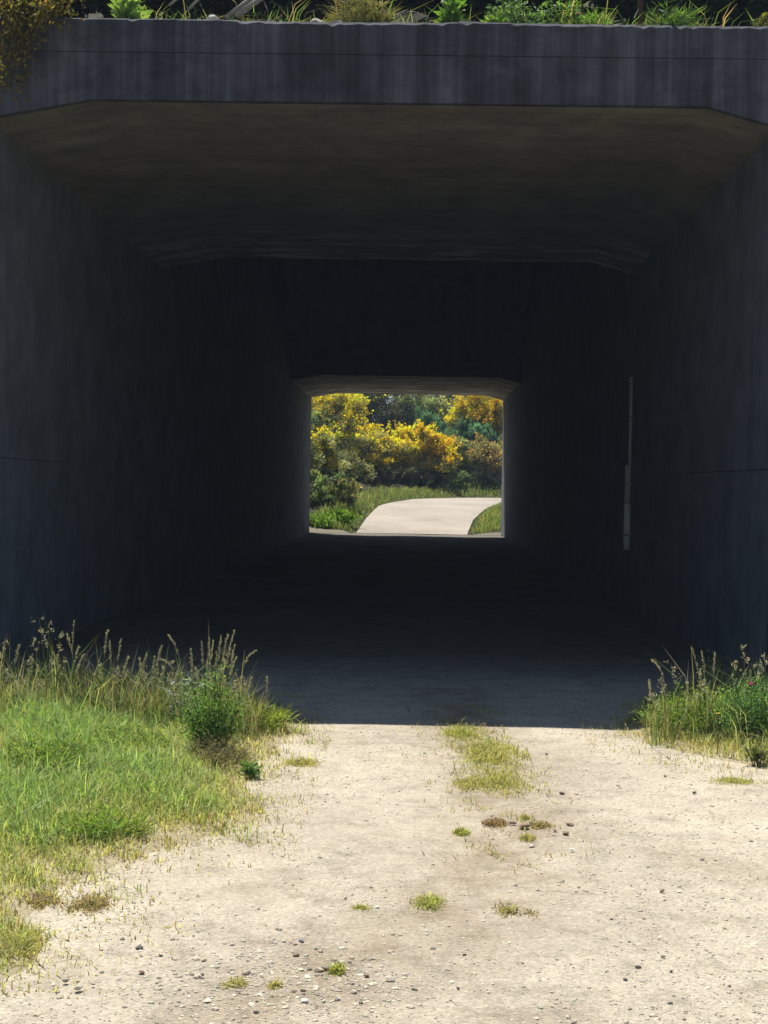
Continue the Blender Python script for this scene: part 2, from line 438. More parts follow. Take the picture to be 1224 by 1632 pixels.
prof = [(XL-0.32, ZC-HHL)] + opening[1:-1] + [(XR+0.32, ZC-HHR), (XR+0.32, 5.15), (XL-0.32, 5.15)]
part('ceiling', prism('ceiling', prof, 'y', YP+0.09, Y1), M_CEIL)
part('ceiling', prism('ceiling', prof, 'y', Y2, YE), M_CEIL)
part('end_wall', box('end_wall', XL-1.0, XR+1.0, Y1-0.35, Y1-0.003, 5.145, 8.8), M_DARK)
part('end_wall', box('end_wall', XL-1.0, XR+1.0, Y2+0.003, Y2+0.35, 5.145, 8.8), M_DARK)
part('end_wall', prism('end_wall', [(XL-.3, ZC-HHL+.003)] + [(p[0], p[1]+.003) for p in opening[1:-1]] + [(XR+.3, ZC-HHR+.003), (XR+.3, 5.14), (XL-.3, 5.14)], 'y', Y2-0.012, Y2-0.001), M_DARK)
part('middle_roof', box('middle_roof', XL-1.0, XR+1.0, Y1-0.3, Y2+0.3, 8.5, 8.8), M_DARK)
for X, sx in ((XL, -1), (XR, 1)):
    part('upper_wall', prism('upper_wall', [(X, 4.55), (X+sx*0.32, 8.5), (X+sx*0.72, 8.5), (X+sx*0.6, 4.55)], 'y', Y1-0.01, Y2+0.01), M_WALL)
# side walls: cast panels in two lifts, with open joints between them
joints = [13.595, 14.62, 18.7, 22.79, 28.7, 34.6, 40.5, 46.6, 50.9, 55.3]
JW, ZL = 0.0035, 1.80
for X, sx, HH in ((XL, -1, HHL), (XR, 1, HHR)):
    x0, x1 = sorted((X + sx*0.04, X + sx*0.34))
    part('wall_backing', box('wall_backing', x0, x1, YP+0.09, YE, -0.3, ZC-0.1 if False else 4.56), M_WALL)
    for a, b in zip(joints[:-1], joints[1:]):
        p0, p1 = sorted((X, X + sx*0.045))
        part('wall_panel', box('wall_panel', p0, p1, a+JW, b-JW, -0.2, ZL-JW), M_WALL)
        if a == joints[0]: continue
        a2 = joints[0] if a == joints[1] else a
        top = (ZC-HH-0.002) if (b <= Y1 or a >= Y2-0.1) else 4.548
        part('wall_panel', box('wall_panel', p0, p1, a2+JW*0.6, b-JW*0.6, ZL+JW, top), M_WALL)
# far portal
part('headwall', prism('headwall', [(xo0, -0.3), (XL, -0.3)] + opening[1:-1] + [(XR, -0.3), (xo1, -0.3), (xo1, 5.46), (xo0, 5.46)], 'y', YE, YE+0.38), M_WALL)
part('wing_wall', prism('wing_wall', [(2.2, -0.3), (YP-0.003, -0.3), (YP-0.003, 5.14), (YP-0.6, 5.14), (2.2, 0.35)], 'x', CX-HALF+0.003, CX-HALF+0.32), M_FACE)
part('return_wall', prism('return_wall', [(YP+0.1, -0.3), (YP+0.1, 5.14), (14.5, 5.5), (23, 9.3), (23, -0.3)], 'x', CX+HALF-0.3, CX+HALF-0.003), M_FACE)

# conduit on the right wall
px0 = Vector((XR, 22.25, 0))
CP = empty('conduit_pipe', px0, 'thin pale vertical pipe on the right tunnel wall with a wider white sleeve below', 'pipe')
def ptube(name, z0, z1, r, off, mat):
    v, t = tube([(off, 0, z0), (off, 0, (z0+z1)/2), (off, 0, z1)], r, 12); return obj(name, tri_mesh(name, v, t, smooth=True), mat, CP)
ptube('upper_pipe', 1.9, 3.15, 0.022, -0.03, M_GREYPIPE)
ptube('lower_sleeve', 1.42, 1.95, 0.043, -0.052, M_GREYPIPE)
ptube('white_guard', 0.80, 1.42, 0.047, -0.052, M_WHITE)
for z in (1.0, 1.7, 2.6):
    obj('bracket', box('bracket', -0.1 if z < 1.9 else -0.056, 0.0, -0.055, 0.055, z-0.015, z+0.015), M_STEEL, CP)

# ------------------------------------------------------------------ verges
LB = np.array([on_ground(*p)[:2] for p in [(330, 1085), (440, 1125), (472, 1157), (462, 1180), (415, 1215), (408, 1250), (437, 1305), (340, 1338), (240, 1368), (170, 1395), (95, 1422), (40, 1470), (62, 1540), (-10, 1562), (-200, 1600)]])
LB = np.vstack([LB, [(-4.0, 3.0), (-4.6, -4)]])
RB = np.array([on_ground(*p)[:2] for p in [(1065, 1085), (1010, 1135), (985, 1160), (1030, 1176), (1080, 1198), (1140, 1214), (1224, 1232), (1420, 1268)]])
RB = np.vstack([RB, [(3.9, 6), (4.2, -4)]])
def left_in(P):
    d, q, s = poly_dist(P, LB); return np.where(s < 0, d, -d)
def right_in(P):
    d, q, s = poly_dist(P, RB); return np.where(s > 0, d, -d)
# (poly lines run towards the camera: the left bank lies on their right-hand side)
def verge_mesh(name, inside, x0, x1, sgn):
    xs_ = np.arange(x0, x1, 0.09); ys_ = np.arange(-3, 13.5, 0.09)
    def zf(P):
        d = inside(P)
        return np.interp(d, [-0.3, -0.05, 0.1, 0.6, 2, 5], [-0.08, -0.01, 0.02, 0.04, 0.06, 0.09]) + 0.012*wob(P[:, 0]*4, P[:, 1]*4)*np.clip(d*3, 0, 1)
    o = grid(name, xs_, ys_, zf, M_VERGE); tag(o, kind='structure'); return zf
zl = verge_mesh('left_verge', left_in, CX-HALF+0.33, -0.3, -1)
zr = verge_mesh('right_verge', right_in, 1.2, CX+HALF-0.32, 1)

def grass_field(name, label, inside, zf, x0, x1, y0, y1, n, hs):
    P = np.stack([rng.uniform(x0, x1, n), y0 + (y1-y0)*rng.uniform(0, 1, n)], 1)
    P = P[np.abs(P[:, 0] + 0.02*P[:, 1]) < 0.27*P[:, 1] + 0.25]; n = len(P)
    d = inside(P)
    ragged = 0.16*wob(P[:, 0]*5, P[:, 1]*6) + 0.08*wob(P[:, 0]*17, P[:, 1]*15)
    e = d + ragged
    patch = wob(P[:, 0]*2.2 + 3, P[:, 1]*1.7) + 0.5*wob(P[:, 0]*7, P[:, 1]*6 + 1)
    fringe = np.clip(0.11 + 0.16*wob(P[:, 0]*3.3 + 1, P[:, 1]*2.9), 0, 1)*np.clip(1 + d/0.6, 0, 1)*(d > -0.6)      # thin outliers creeping into the gravel
    keep = rng.uniform(0, 1, n) < np.maximum(np.where(d > -0.18, np.clip((e + 0.06)*2.2, 0.0, 1)*np.clip(0.75 + 0.4*patch, 0.3, 1), 0), fringe)
    P, d, e, patch = P[keep], d[keep], e[keep], patch[keep]; n = len(P)
    h = np.interp(e, hs[0], hs[1])*rng.lognormal(0, 0.4, n)*(1+0.3*patch)
    g = np.clip(np.interp(e, [0, 0.35, 1.0], [0.2, 0.6, 0.92]) + 0.3*patch + rng.normal(0, 0.22, n), 0, 1)[:, None]
    dry = np.array([0.58, 0.52, 0.26]); green = np.array([0.27, 0.42, 0.13])
    tint = (dry*(1-g) + green*g)*np.exp(rng.normal(0, 0.25, (n, 1)))
    brown = rng.uniform(0, 1, n) < np.interp(e, [0, 0.25, 1], [0.22, 0.1, 0.06])
    tint[brown] = jit(int(brown.sum()), (0.38, 0.29, 0.18))
    base = np.column_stack([P, np.maximum(zf(P), track_z(P)) - 0.008])
    V, T, C = blades(base, h, rng.uniform(0.003, 0.0075, n), rng.uniform(0.15, 1.1, n), tint)
    tag(obj(name, tri_mesh(name, V, T, C), M_GRASS), label, 'grass', kind='stuff')
grass_field('grass', 'sunlit green and straw coloured grass covering the left verge', left_in, zl, -3.6, -0.5, 5.0, 12.4, 330000, ([-0.1, 0.1, 0.5, 1.2, 3], [0.022, 0.04, 0.07, 0.095, 0.11]))
grass_field('grass', 'short bright grass covering the right verge', right_in, zr, 1.1, 3.4, 8.2, 12.4, 120000, ([-0.1, 0.1, 0.35, 0.7, 2], [0.025, 0.045, 0.09, 0.14, 0.16]))

# ------------------------------------------------------------------ plants
def weed_bush(name, base, h, w, n, cols, label, cat='weed', leaf=(0.05, 0.02), group=None, up_bias=0.6):
    """leafy weed: stems and leaves through the volume of the clump"""
    t = empty(name, base, label, cat, group)
    ns = max(7, int(n/90)); stems = []; pos = []; dr = []
    for i in range(ns):
        a = rng.uniform(0, 2*math.pi); r = w*0.5*math.sqrt(rng.uniform(0, 1)); hh = h*(1 - 0.45*(r/(w*0.5))**2)*rng.uniform(0.5, 1.15)
        tip = np.array([r*math.cos(a), r*math.sin(a), hh]); root = tip*np.array([0.35, 0.35, 0])
        mid = (tip + root)/2 + np.array([0, 0, hh*0.1])
        path = [root - [0, 0, 0.02], mid, tip]; stems.append(tube(path, [0.004, 0.003, 0.0015], 4))
        m = n//ns; u = rng.uniform(0.12, 1.02, m)[:, None]
        p = root*(1-u)**2 + 2*mid*u*(1-u) + tip*u*u
        q = rng.normal(0, 1, (m, 3)); q[:, 2] = np.abs(q[:, 2])*up_bias + 0.15
        pos.append(p + q*0.012*w/0.4 + rng.normal(0, w*0.075, (m, 3))*[1, 1, 0.5]); dr.append(q)
    pos = np.concatenate(pos); dr = np.concatenate(dr); m = len(pos); pos[:, 2] = np.maximum(pos[:, 2], 0.005)
    ci = rng.integers(0, len(cols), m); tint = np.array(cols)[ci]*np.exp(rng.normal(0, 0.25, (m, 1)))
    V, T, C = leaves(pos, dr, rng.uniform(0.6, 1.3, m)*leaf[0], rng.uniform(0.7, 1.3, m)*leaf[1], tint)
    obj('foliage', tri_mesh('foliage', V, T, C), M_LEAF, t)
    v, tt = merge(stems); obj('stem', tri_mesh('stem', v, tt, np.tile([[0.10, 0.13, 0.04]], (len(v), 1))), M_LEAF, t)
    return t

def seed_stalk(t, root, tip, droop, thick, kind):
    """a stem with a seed head: kind 0 is a dense spike, kind 1 a loose panicle"""
    root, tip = np.array(root, float), np.array(tip, float)
    L = np.linalg.norm(tip - root); u = np.linspace(0, 1, 10)[:, None]
    side = np.array([droop, 0, 0])*L
    ctrl = root*0.45 + tip*0.55 + np.array([-0.6*droop*L, 0, 0.10*L + abs(droop)*L*0.55])
    path = root*(1-u)**2 + 2*ctrl*u*(1-u) + tip*u*u
    v, tt = tube(path, np.linspace(0.0026, 0.0012, 10), 4)
    obj('stalk', tri_mesh('stalk', v, tt, np.tile([[0.26, 0.27, 0.13]], (len(v), 1))), M_SEED, t)
    n = 90 if kind == 0 else 60
    lo = 0.66 if kind == 0 else 0.68
    w = rng.uniform(lo, 1.0, n)[:, None]
    p = root*(1-w)**2 + 2*ctrl*w*(1-w) + tip*w*w
    tang = 2*(1-w)*(ctrl-root) + 2*w*(tip-ctrl); tang /= np.linalg.norm(tang, axis=1, keepdims=True)
    env = np.sin(np.clip((w - lo)/(1-lo), 0.05, 0.97)*math.pi)**0.6
    if kind == 0:
        p = p + rng.normal(0, 1, (n, 3))*thick*0.2*env; d = tang + rng.normal(0, 0.35, (n, 3)); ln, wd = 0.017, 0.0042
    else:
        k = rng.integers(0, 7, n); cl = rng.normal(0, 1, (7, 3))*[0.016, 0.016, 0.012]; wk = np.linspace(lo+0.02, 1, 7)[:, None]
        pc = root*(1-wk)**2 + 2*ctrl*wk*(1-wk) + tip*wk*wk + cl
        p = pc[k] + rng.normal(0, 1, (n, 3))*[0.005, 0.005, 0.008]; d = tang*0.7 + rng.normal(0, 0.5, (n, 3)); ln, wd = 0.015, 0.0065
    V, T, C = leaves(p, d, rng.uniform(0.7, 1.2, n)*ln, np.full(n, wd), jit(n, (0.46, 0.43, 0.34), 0.25, 0.06))
    obj('seed_head', tri_mesh('seed_head', V, T, C), M_SEED, t)

def tall_grass(label, d, tips, nbl=260, spread=0.12, bh=0.36, group='tall seeding grasses'):
    xs_ = [p[0] for p in tips]; c = at(sum(xs_)/len(xs_), 1140, d)
    zb = float((zl if c.x < 0 else zr)(np.array([[c.x, c.y]]))[0])
    base = Vector((c.x, c.y, zb))
    t = empty('tall_grass', base, label, 'grass clump', group)
    half = max(0.08, (max(xs_) - min(xs_))*d/F/2 + 0.03)
    for (px, py, droop, kind) in tips:
        tip = at(px, py, d + rng.normal(0, 0.12)) - base
        root = np.array([tip.x*0.8 - droop*0.25 + rng.normal(0, 0.03), tip.y*0.5, -0.02])
        seed_stalk(t, root, tip, droop, 0.014, kind)
    for _ in range(int(len(tips)*0.9)):
        px, py, droop, kind = tips[rng.integers(0, len(tips))]
        tip = at(px + rng.normal(0, 14), py + rng.uniform(15, 60), d + rng.normal(0, 0.2)) - base
        seed_stalk(t, np.array([tip.x*0.85 + rng.normal(0, 0.03), tip.y*0.5, -0.02]), tip, rng.normal(0, 0.12), 0.014, int(rng.integers(0, 2)))
    P = np.column_stack([rng.uniform(-half, half, nbl), rng.normal(0, spread, nbl), np.full(nbl, -0.02)])
    V, T, C = blades(P, bh*rng.lognormal(-0.15, 0.3, nbl), rng.uniform(0.0035, 0.007, nbl), rng.uniform(0.1, 0.75, nbl),
                     np.where(rng.uniform(0, 1, (nbl, 1)) < 0.4, jit(nbl, (0.42, 0.38, 0.24)), jit(nbl, (0.20, 0.26, 0.10))))
    obj('blade_tuft', tri_mesh('blade_tuft', V, T, C), M_GRASS, t)

tall_grass('tall seeding grass clump at the left picture edge', 10.4, [(4, 1025, 0, 1), (30, 1029, .1, 0), (-15, 1040, 0, 0), (14, 1070, -.1, 1)])
tall_grass('tallest loose headed grass clump, second from the left edge', 10.6,
           [(51, 1018, 0, 1), (62, 986, -.05, 1), (79, 993, 0, 1), (96, 1007, .1, 1), (118, 990, .06, 0), (125, 1032, .1, 0), (134, 1043, .15, 0), (84, 1040, .05, 0), (105, 1055, .1, 1), (60, 1062, .1, 0)], 420)
tall_grass('slim dark headed grass clump standing between loose heads and leafy bush', 10.5,
           [(172, 1005, .1, 0), (175, 1021, 0, 0), (193, 1018, .05, 0), (204, 1048, .1, 0), (160, 1060, 0, 1), (185, 1062, -.05, 1), (200, 1075, .2, 1), (150, 1075, .1, 0)], 340)
tall_grass('straw coloured grass clump with two leaning heads left of the arching stalk', 10.4,
           [(223, 1050, .1, 0), (234, 1042, .05, 0), (258, 1030, .12, 0), (246, 1048, .1, 0), (212, 1084, -.2, 0), (230, 1070, 0, 1)], 300)
tall_grass('single stalk arching left above dark grass beside the leafy bush', 10.5, [(269, 1013, -.25, 0), (255, 1050, -.4, 0), (285, 1075, .05, 1)], 160)
tall_grass('dense sheaf of pale seed heads behind the leafy bush', 10.3,
           [(304, 1036, 0, 0), (321, 1024, -.1, 0), (333, 1018, -.04, 0), (340, 1022, .05, 0), (353, 1013, .06, 0), (363, 1011, .08, 0), (373, 1007, .12, 0), (374, 1029, .08, 0), (345, 1040, .02, 0), (358, 1050, .05, 0), (366, 1042, .1, 0), (385, 1080, .2, 1), (312, 1065, -.05, 0), (330, 1055, 0, 0), (350, 1062, 0, 0)], 420)
tall_grass('single seed stalk bending right over the dark tunnel floor', 10.3, [(407, 1037, .38, 0), (401, 1081, .15, 0), (388, 1090, .05, 1)], 120, bh=0.3)

YG_ = [(0.30, 0.34, 0.07), (0.24, 0.32, 0.06)]
C_GREEN = [(0.13, 0.25, 0.075), (0.16, 0.28, 0.08), (0.11, 0.20, 0.07)]
C_BRIGHT = [(0.17, 0.32, 0.06), (0.14, 0.27, 0.05), (0.24, 0.34, 0.08)]
C_DULL = [(0.19, 0.23, 0.12), (0.16, 0.19, 0.10), (0.24, 0.24, 0.14)]
def gpt(px, py, zf=None):
    p = on_ground(px, py, 0.04 if zf else 0.0)
    if zf and px > 900: p.y += 0.2; p.x *= p.y/(p.y-0.2)
    return Vector((p.x, p.y, float(zf(np.array([[p.x, p.y]]))[0]) if zf else 0.01))
weed_bush('leafy_weed', gpt(338, 1200, zl), 0.47, 0.40, 5200, C_GREEN + C_BRIGHT, 'dense green leafy bush at the left road edge', 'bush', (0.026, 0.009))
weed_bush('dry_weed', gpt(352, 1218, zl), 0.20, 0.34, 900, [(0.20, 0.15, 0.10), (0.14, 0.14, 0.08), (0.26, 0.22, 0.14)], 'brownish dry weed at the foot of the dense leafy bush', 'weed', (0.04, 0.005))
weed_bush('leafy_weed', gpt(160, 1330, zl), 0.10, 0.40, 1300, C_BRIGHT + YG_, 'low bright green weed nearest the camera on the left verge', 'weed', (0.06, 0.006))
weed_bush('leafy_weed', gpt(70, 1235, zl), 0.20, 0.46, 1800, C_BRIGHT + YG_, 'bright green broad leaved weed near the left picture edge', 'weed', (0.04, 0.009))
weed_bush('leafy_weed', gpt(190, 1205, zl), 0.15, 0.6, 2000, C_BRIGHT + YG_, 'mid green weed patch around the yellow flower on the left verge', 'weed', (0.035, 0.006))
weed_bush('leafy_weed', gpt(400, 1232, zl), 0.10, 0.14, 260, C_GREEN, 'small dark weed tucked against the edge of the track', 'weed', (0.03, 0.015))
weed_bush('leafy_weed', gpt(425, 1160, zl), 0.13, 0.34, 900, YG_, 'low yellow green tuft at the shadow edge on the left', 'weed', (0.06, 0.008))
weed_bush('silvery_weed', gpt(292, 1165, zl) + Vector((0, 0.1, 0)), 0.33, 0.30, 420, [(0.30, 0.36, 0.33), (0.22, 0.30, 0.24), (0.34, 0.38, 0.42)], 'silvery pale leaved weed left of the leafy bush', 'weed', (0.09, 0.012), up_bias=0.2)
# right verge
weed_bush('leafy_weed', gpt(1205, 1188, zr), 0.37, 0.5, 6000, [(0.14, 0.28, 0.09), (0.18, 0.32, 0.10), (0.11, 0.22, 0.08)], 'tall fresh green weed bush at the right picture edge', 'bush', (0.026, 0.011))
weed_bush('leafy_weed', gpt(1130, 1175, zr), 0.27, 0.6, 5500, C_BRIGHT + YG_, 'bright green leafy bush in the middle of the right verge', 'bush', (0.026, 0.010))
weed_bush('leafy_weed', gpt(1075, 1166, zr), 0.20, 0.5, 3600, C_BRIGHT + YG_, 'low sunlit weed at the left end of the right verge', 'weed', (0.03, 0.008))
weed_bush('dull_weed', gpt(1160, 1150, zr), 0.46, 0.44, 1700, C_DULL, 'dull olive weed with dry twigs behind the pink flower', 'weed', (0.022, 0.008))
weed_bush('dull_weed', gpt(1105, 1150, zr), 0.36, 0.36, 900, C_DULL, 'thin dull weed behind the bright leafy bush', 'weed', (0.022, 0.007))
weed_bush('trailing_weed', gpt(1048, 1158, zr), 0.17, 0.22, 200, C_GREEN, 'small curling weed overhanging the tunnel shadow on the right', 'weed', (0.04, 0.014))
weed_bush('leafy_weed', gpt(1208, 1222, zr), 0.11, 0.16, 260, [(0.16, 0.22, 0.08), (0.24, 0.24, 0.11)], 'little dark weed at the gravel edge by the right picture border', 'weed', (0.035, 0.012))
tall_grass('thin stalk arching left out of the right verge', 10.4, [(1040, 1053, -.35, 0), (1069, 1058, -.1, 1), (1052, 1088, -.15, 1)], 90, bh=0.3, group='grasses on the right verge')
tall_grass('three upright dry stalks in the middle of the right verge', 10.5, [(1103, 1034, -.1, 0), (1118, 1040, -.12, 0), (1139, 1041, 0, 0), (1115, 1068, 0, 1)], 140, bh=0.33, group='grasses on the right verge')
tall_grass('loose headed grass at the right picture edge', 10.4, [(1184, 1033, -.05, 1), (1198, 1056, .05, 1), (1172, 1054, 0, 1), (1223, 1044, .05, 1)], 160, bh=0.36, group='grasses on the right verge')

def flower(px, py, d, col, label, zf, size=0.022, cone=False):
    p = at(px, py, d); zb = float(zf(np.array([[p.x, p.y]]))[0]); h = p.z - zb
    t = empty('flower', (p.x, p.y, zb), label, 'flower')
    v, tt = tube([(0, 0, -0.02), (0.01, 0, h*0.5), (0, 0, h)], [0.003, 0.0025, 0.002], 5)
    obj('stem', tri_mesh('stem', v, tt, np.tile([[0.09, 0.14, 0.04]], (len(v), 1))), M_LEAF, t)
    n = 26; a = rng.uniform(0, 2*math.pi, n); el = rng.uniform(0.2, 1.2 if cone else 0.7, n)
    dr = np.stack([np.cos(a)*np.cos(el), np.sin(a)*np.cos(el), np.sin(el)], 1)
    V, T, C = leaves(np.tile([[0, 0, h]], (n, 1)), dr, np.full(n, size), np.full(n, size*0.4), jit(n, col, 0.12, 0.05))
    obj('petals', tri_mesh('petals', V, T, C), M_PETAL, t)
YEL = (0.75, 0.45, 0.02)
flower(178, 1221, 9.2, YEL, 'brightest yellow flower in the middle of the left verge', zl, 0.026)
flower(53, 1124, 10.2, (0.55, 0.50, 0.03), 'lemon yellow flower below the tallest grass heads', zl)
flower(38, 1136, 10.0, (0.7, 0.33, 0.03), 'orange flower near the left picture edge', zl, 0.018)
flower(150, 1156, 9.8, (0.72, 0.38, 0.02), 'small orange yellow flower at the foot of the dark grass', zl, 0.016)
flower(224, 1175, 9.6, YEL, 'small yellow flower left of the leafy bush', zl, 0.014)
flower(1197, 1091, 10.05, (0.62, 0.10, 0.42), 'pink thistle flower on the right verge', zr, 0.022, True)
flower(1144, 1138, 9.85, (0.62, 0.55, 0.22), 'pale yellow flower on the bright right hand bush', zr, 0.018)

# tufts growing in the track
def tuft(px, py, wpx, dpx, n, h, cols, label, name='grass_tuft'):
    c = gpt(px, py); k = (c.y)/F
    t_ = on_ground(px, py - dpx/2); b_ = on_ground(px, py + dpx/2)
    rx, ry = wpx*k/2, max(0.03, abs(t_.y - b_.y)/2)
    n = int(n*2.4) + 260
    Pxy = np.clip(rng.normal(0, 0.42, (n, 2)), -1.0, 1.0); k_ = rng.uniform(0, 6)
    dn = wob(Pxy[:, 0]*2.4 + k_, Pxy[:, 1]*2.2 + k_) + 0.5*wob(Pxy[:, 0]*6, Pxy[:, 1]*5 + k_)
    Pxy = Pxy[dn > rng.uniform(-1.3, 0.3, n)]; n = len(Pxy)
    core = (rng.uniform(0, 1, n) < 0.6 - 0.5*np.linalg.norm(Pxy, axis=1))[:, None]
    P = np.column_stack([Pxy*[rx, ry], np.full(n, -0.006)])
    cl = np.array(cols)[rng.integers(0, len(cols), n)]*np.exp(rng.normal(0, 0.22, (n, 1)))
    hh = h*0.62*rng.lognormal(0, 0.4, n)*np.where(core[:, 0], 1.05, 0.45)
    V, T, C = blades(P, hh, rng.uniform(0.0035, 0.0065, n), rng.uniform(0.4, 1.6, n), cl)
    o = obj(name, tri_mesh(name, V, T, C), M_GRASS, None, c)
    return tag(o, label, 'grass tuft', 'tufts growing in the track')
YG = [(0.40, 0.43, 0.12), (0.33, 0.38, 0.10), (0.48, 0.44, 0.18)]; ST = [(0.52, 0.46, 0.24), (0.46, 0.43, 0.18), (0.40, 0.41, 0.14)]
BR = [(0.30, 0.19, 0.12), (0.40, 0.28, 0.18), (0.24, 0.15, 0.10)]
tuft(735, 1172, 80, 26, 900, 0.055, YG, 'bright green tuft in the middle of the track at the shadow edge')
tuft(782, 1205, 120, 60, 1700, 0.06, ST + YG, 'longest straw green grass strip along the crown of the track')
tuft(800, 1248, 140, 46, 1000, 0.045, ST + YG, 'wide flat yellowish tuft at the near end of the crown strip')
tuft(748, 1250, 70, 26, 420, 0.03, ST, 'thin pale tuft left of the wide yellowish one')
tuft(735, 1329, 28, 10, 160, 0.03, YG, 'small round green tuft left of the brown clods')
tuft(840, 1338, 26, 10, 110, 0.03, ST, 'faint tuft just below the brown clods')
tuft(836, 1305, 16, 8, 200, 0.02, ST, 'tiny pale tuft just above the brown clods')
tuft(790, 1314, 44, 14, 260, 0.026, BR, 'dead brown tuft at the left end of the brown row')
tuft(860, 1318, 50, 12, 220, 0.026, BR + ST, 'dead brown tuft in the middle of the brown row')
tuft(685, 1446, 64, 30, 700, 0.035, YG, 'densest bright green tuft alone on the near track')
tuft(808, 1458, 56, 26, 420, 0.03, YG + BR, 'mixed green and brown tuft right of the dense green one')
tuft(846, 1464, 40, 18, 220, 0.022, ST + BR, 'small straw and brown tuft at the right of the near row')
tuft(536, 1551, 26, 16, 200, 0.03, YG, 'small green tuft beside a stone near the bottom edge')
tuft(375, 1572, 50, 22, 220, 0.02, ST, 'flattened straw tuft near the bottom of the picture')
tuft(438, 1575, 28, 14, 110, 0.02, ST, 'flattened straw tuft just right of the other one')
tuft(578, 1451, 40, 10, 130, 0.02, YG, 'low green tuft left of the dense green one')
tuft(145, 1444, 80, 34, 420, 0.03, BR + ST, 'brownish dry tuft beside the left verge')
tuft(60, 1438, 90, 34, 420, 0.03, BR + YG, 'brown and green dry tuft closest to the left verge corner')
tuft(30, 1515, 70, 60, 900, 0.05, YG + ST, 'yellow green tuft at the left picture edge near the bottom')
tuft(1170, 1248, 90, 14, 900, 0.025, ST + YG, 'thin strip of straw grass in front of the right verge')
tuft(480, 1217, 60, 12, 800, 0.025, ST, 'thin straw tuft creeping right from the left verge')

n = 9000                                                   # thin flattened grass along the crown of the track
u = rng.uniform(0.12, 0.72, n); sl = np.r_[0, np.cumsum(np.linalg.norm(np.diff(CROWN, axis=0), axis=1))]; sl /= sl[-1]
P = np.stack([np.interp(u, sl, CROWN[:, 0]), np.interp(u, sl, CROWN[:, 1])], 1) + rng.normal(0, 0.17, (n, 2))*[1, 0.7]
P = P[(wob(P[:, 0]*7, P[:, 1]*5) + 0.7*wob(P[:, 0]*19, P[:, 1]*13) > rng.uniform(-0.1, 0.8, n)) & (rng.uniform(0, 1, n) < np.interp(P[:, 1], [5, 6.5, 8, 9.5, 11], [0.15, 0.4, 0.35, 0.9, 1]))]; n = len(P)
V, T, C = blades(np.column_stack([P, track_z(P) - 0.003]), rng.lognormal(-3.6, 0.45, n), rng.uniform(0.003, 0.006, n), rng.uniform(0.5, 1.8, n), np.array(ST + YG + BR[1:2])[rng.integers(0, 7, n)]*np.exp(rng.normal(0, 0.2, (n, 1))))
tag(obj('grass', tri_mesh('grass', V, T, C), M_GRASS), 'thin flattened straw grass scattered along the crown of the track', 'grass', kind='stuff')

# ------------------------------------------------------------------ stones and gravel
def ico():
    t = (1+5**0.5)/2
    V = np.array([(-1,t,0),(1,t,0),(-1,-t,0),(1,-t,0),(0,-1,t),(0,1,t),(0,-1,-t),(0,1,-t),(t,0,-1),(t,0,1),(-t,0,-1),(-t,0,1)], float)
    V /= np.linalg.norm(V[0])
    T = np.array([(0,11,5),(0,5,1),(0,1,7),(0,7,10),(0,10,11),(1,5,9),(5,11,4),(11,10,2),(10,7,6),(7,1,8),(3,9,4),(3,4,2),(3,2,6),(3,6,8),(3,8,9),(4,9,5),(2,4,11),(6,2,10),(8,6,7),(9,8,1)])
    return V, T
IV, IT = ico()
def subdiv(V, T):
    V = list(map(tuple, V)); cache = {}; out = []
    def m(a, b):
        k = (min(a, b), max(a, b))
        if k not in cache:
            p = (np.array(V[a]) + V[b])/2; V.append(tuple(p/np.linalg.norm(p))); cache[k] = len(V)-1
        return cache[k]
    for a, b, c in T:
        x, y, z = m(a, b), m(b, c), m(c, a); out += [(a, x, z), (b, y, x), (c, z, y), (x, y, z)]
    return np.array(V), np.array(out)
SV, ST_ = subdiv(IV, IT)
def rock_mesh(name, rx, ry, rz, rough=0.22):
    v = SV.copy()
    for _ in range(7):                                  # knock flat facets off a ball
        nrm = rng.normal(0, 1, 3); nrm /= np.linalg.norm(nrm); k = rng.uniform(0.55, 0.9)
        dd = v @ nrm; v = v - np.clip(dd - k, 0, None)[:, None]*nrm
    v *= np.exp(rng.normal(0, rough*0.2, (len(v), 1)))
    return tri_mesh(name, v*[rx, ry, rz], ST_)
def stone(px, py, wpx, mat, label, group='loose stones on the track', base=None, flat=0.48):
    p = base or gpt(px, py); r = wpx*p.y/F/2*(1.0 if base else 0.75)
    o = obj('stone', rock_mesh('stone', r, r*rng.uniform(0.7, 1.0), r*flat), M_STONE[mat], None, (p.x, p.y, p.z + r*flat*0.45))
    o.rotation_euler = (rng.normal(0, 0.15), rng.normal(0, 0.15), rng.uniform(0, 6))
    return tag(o, label, 'stone', group)
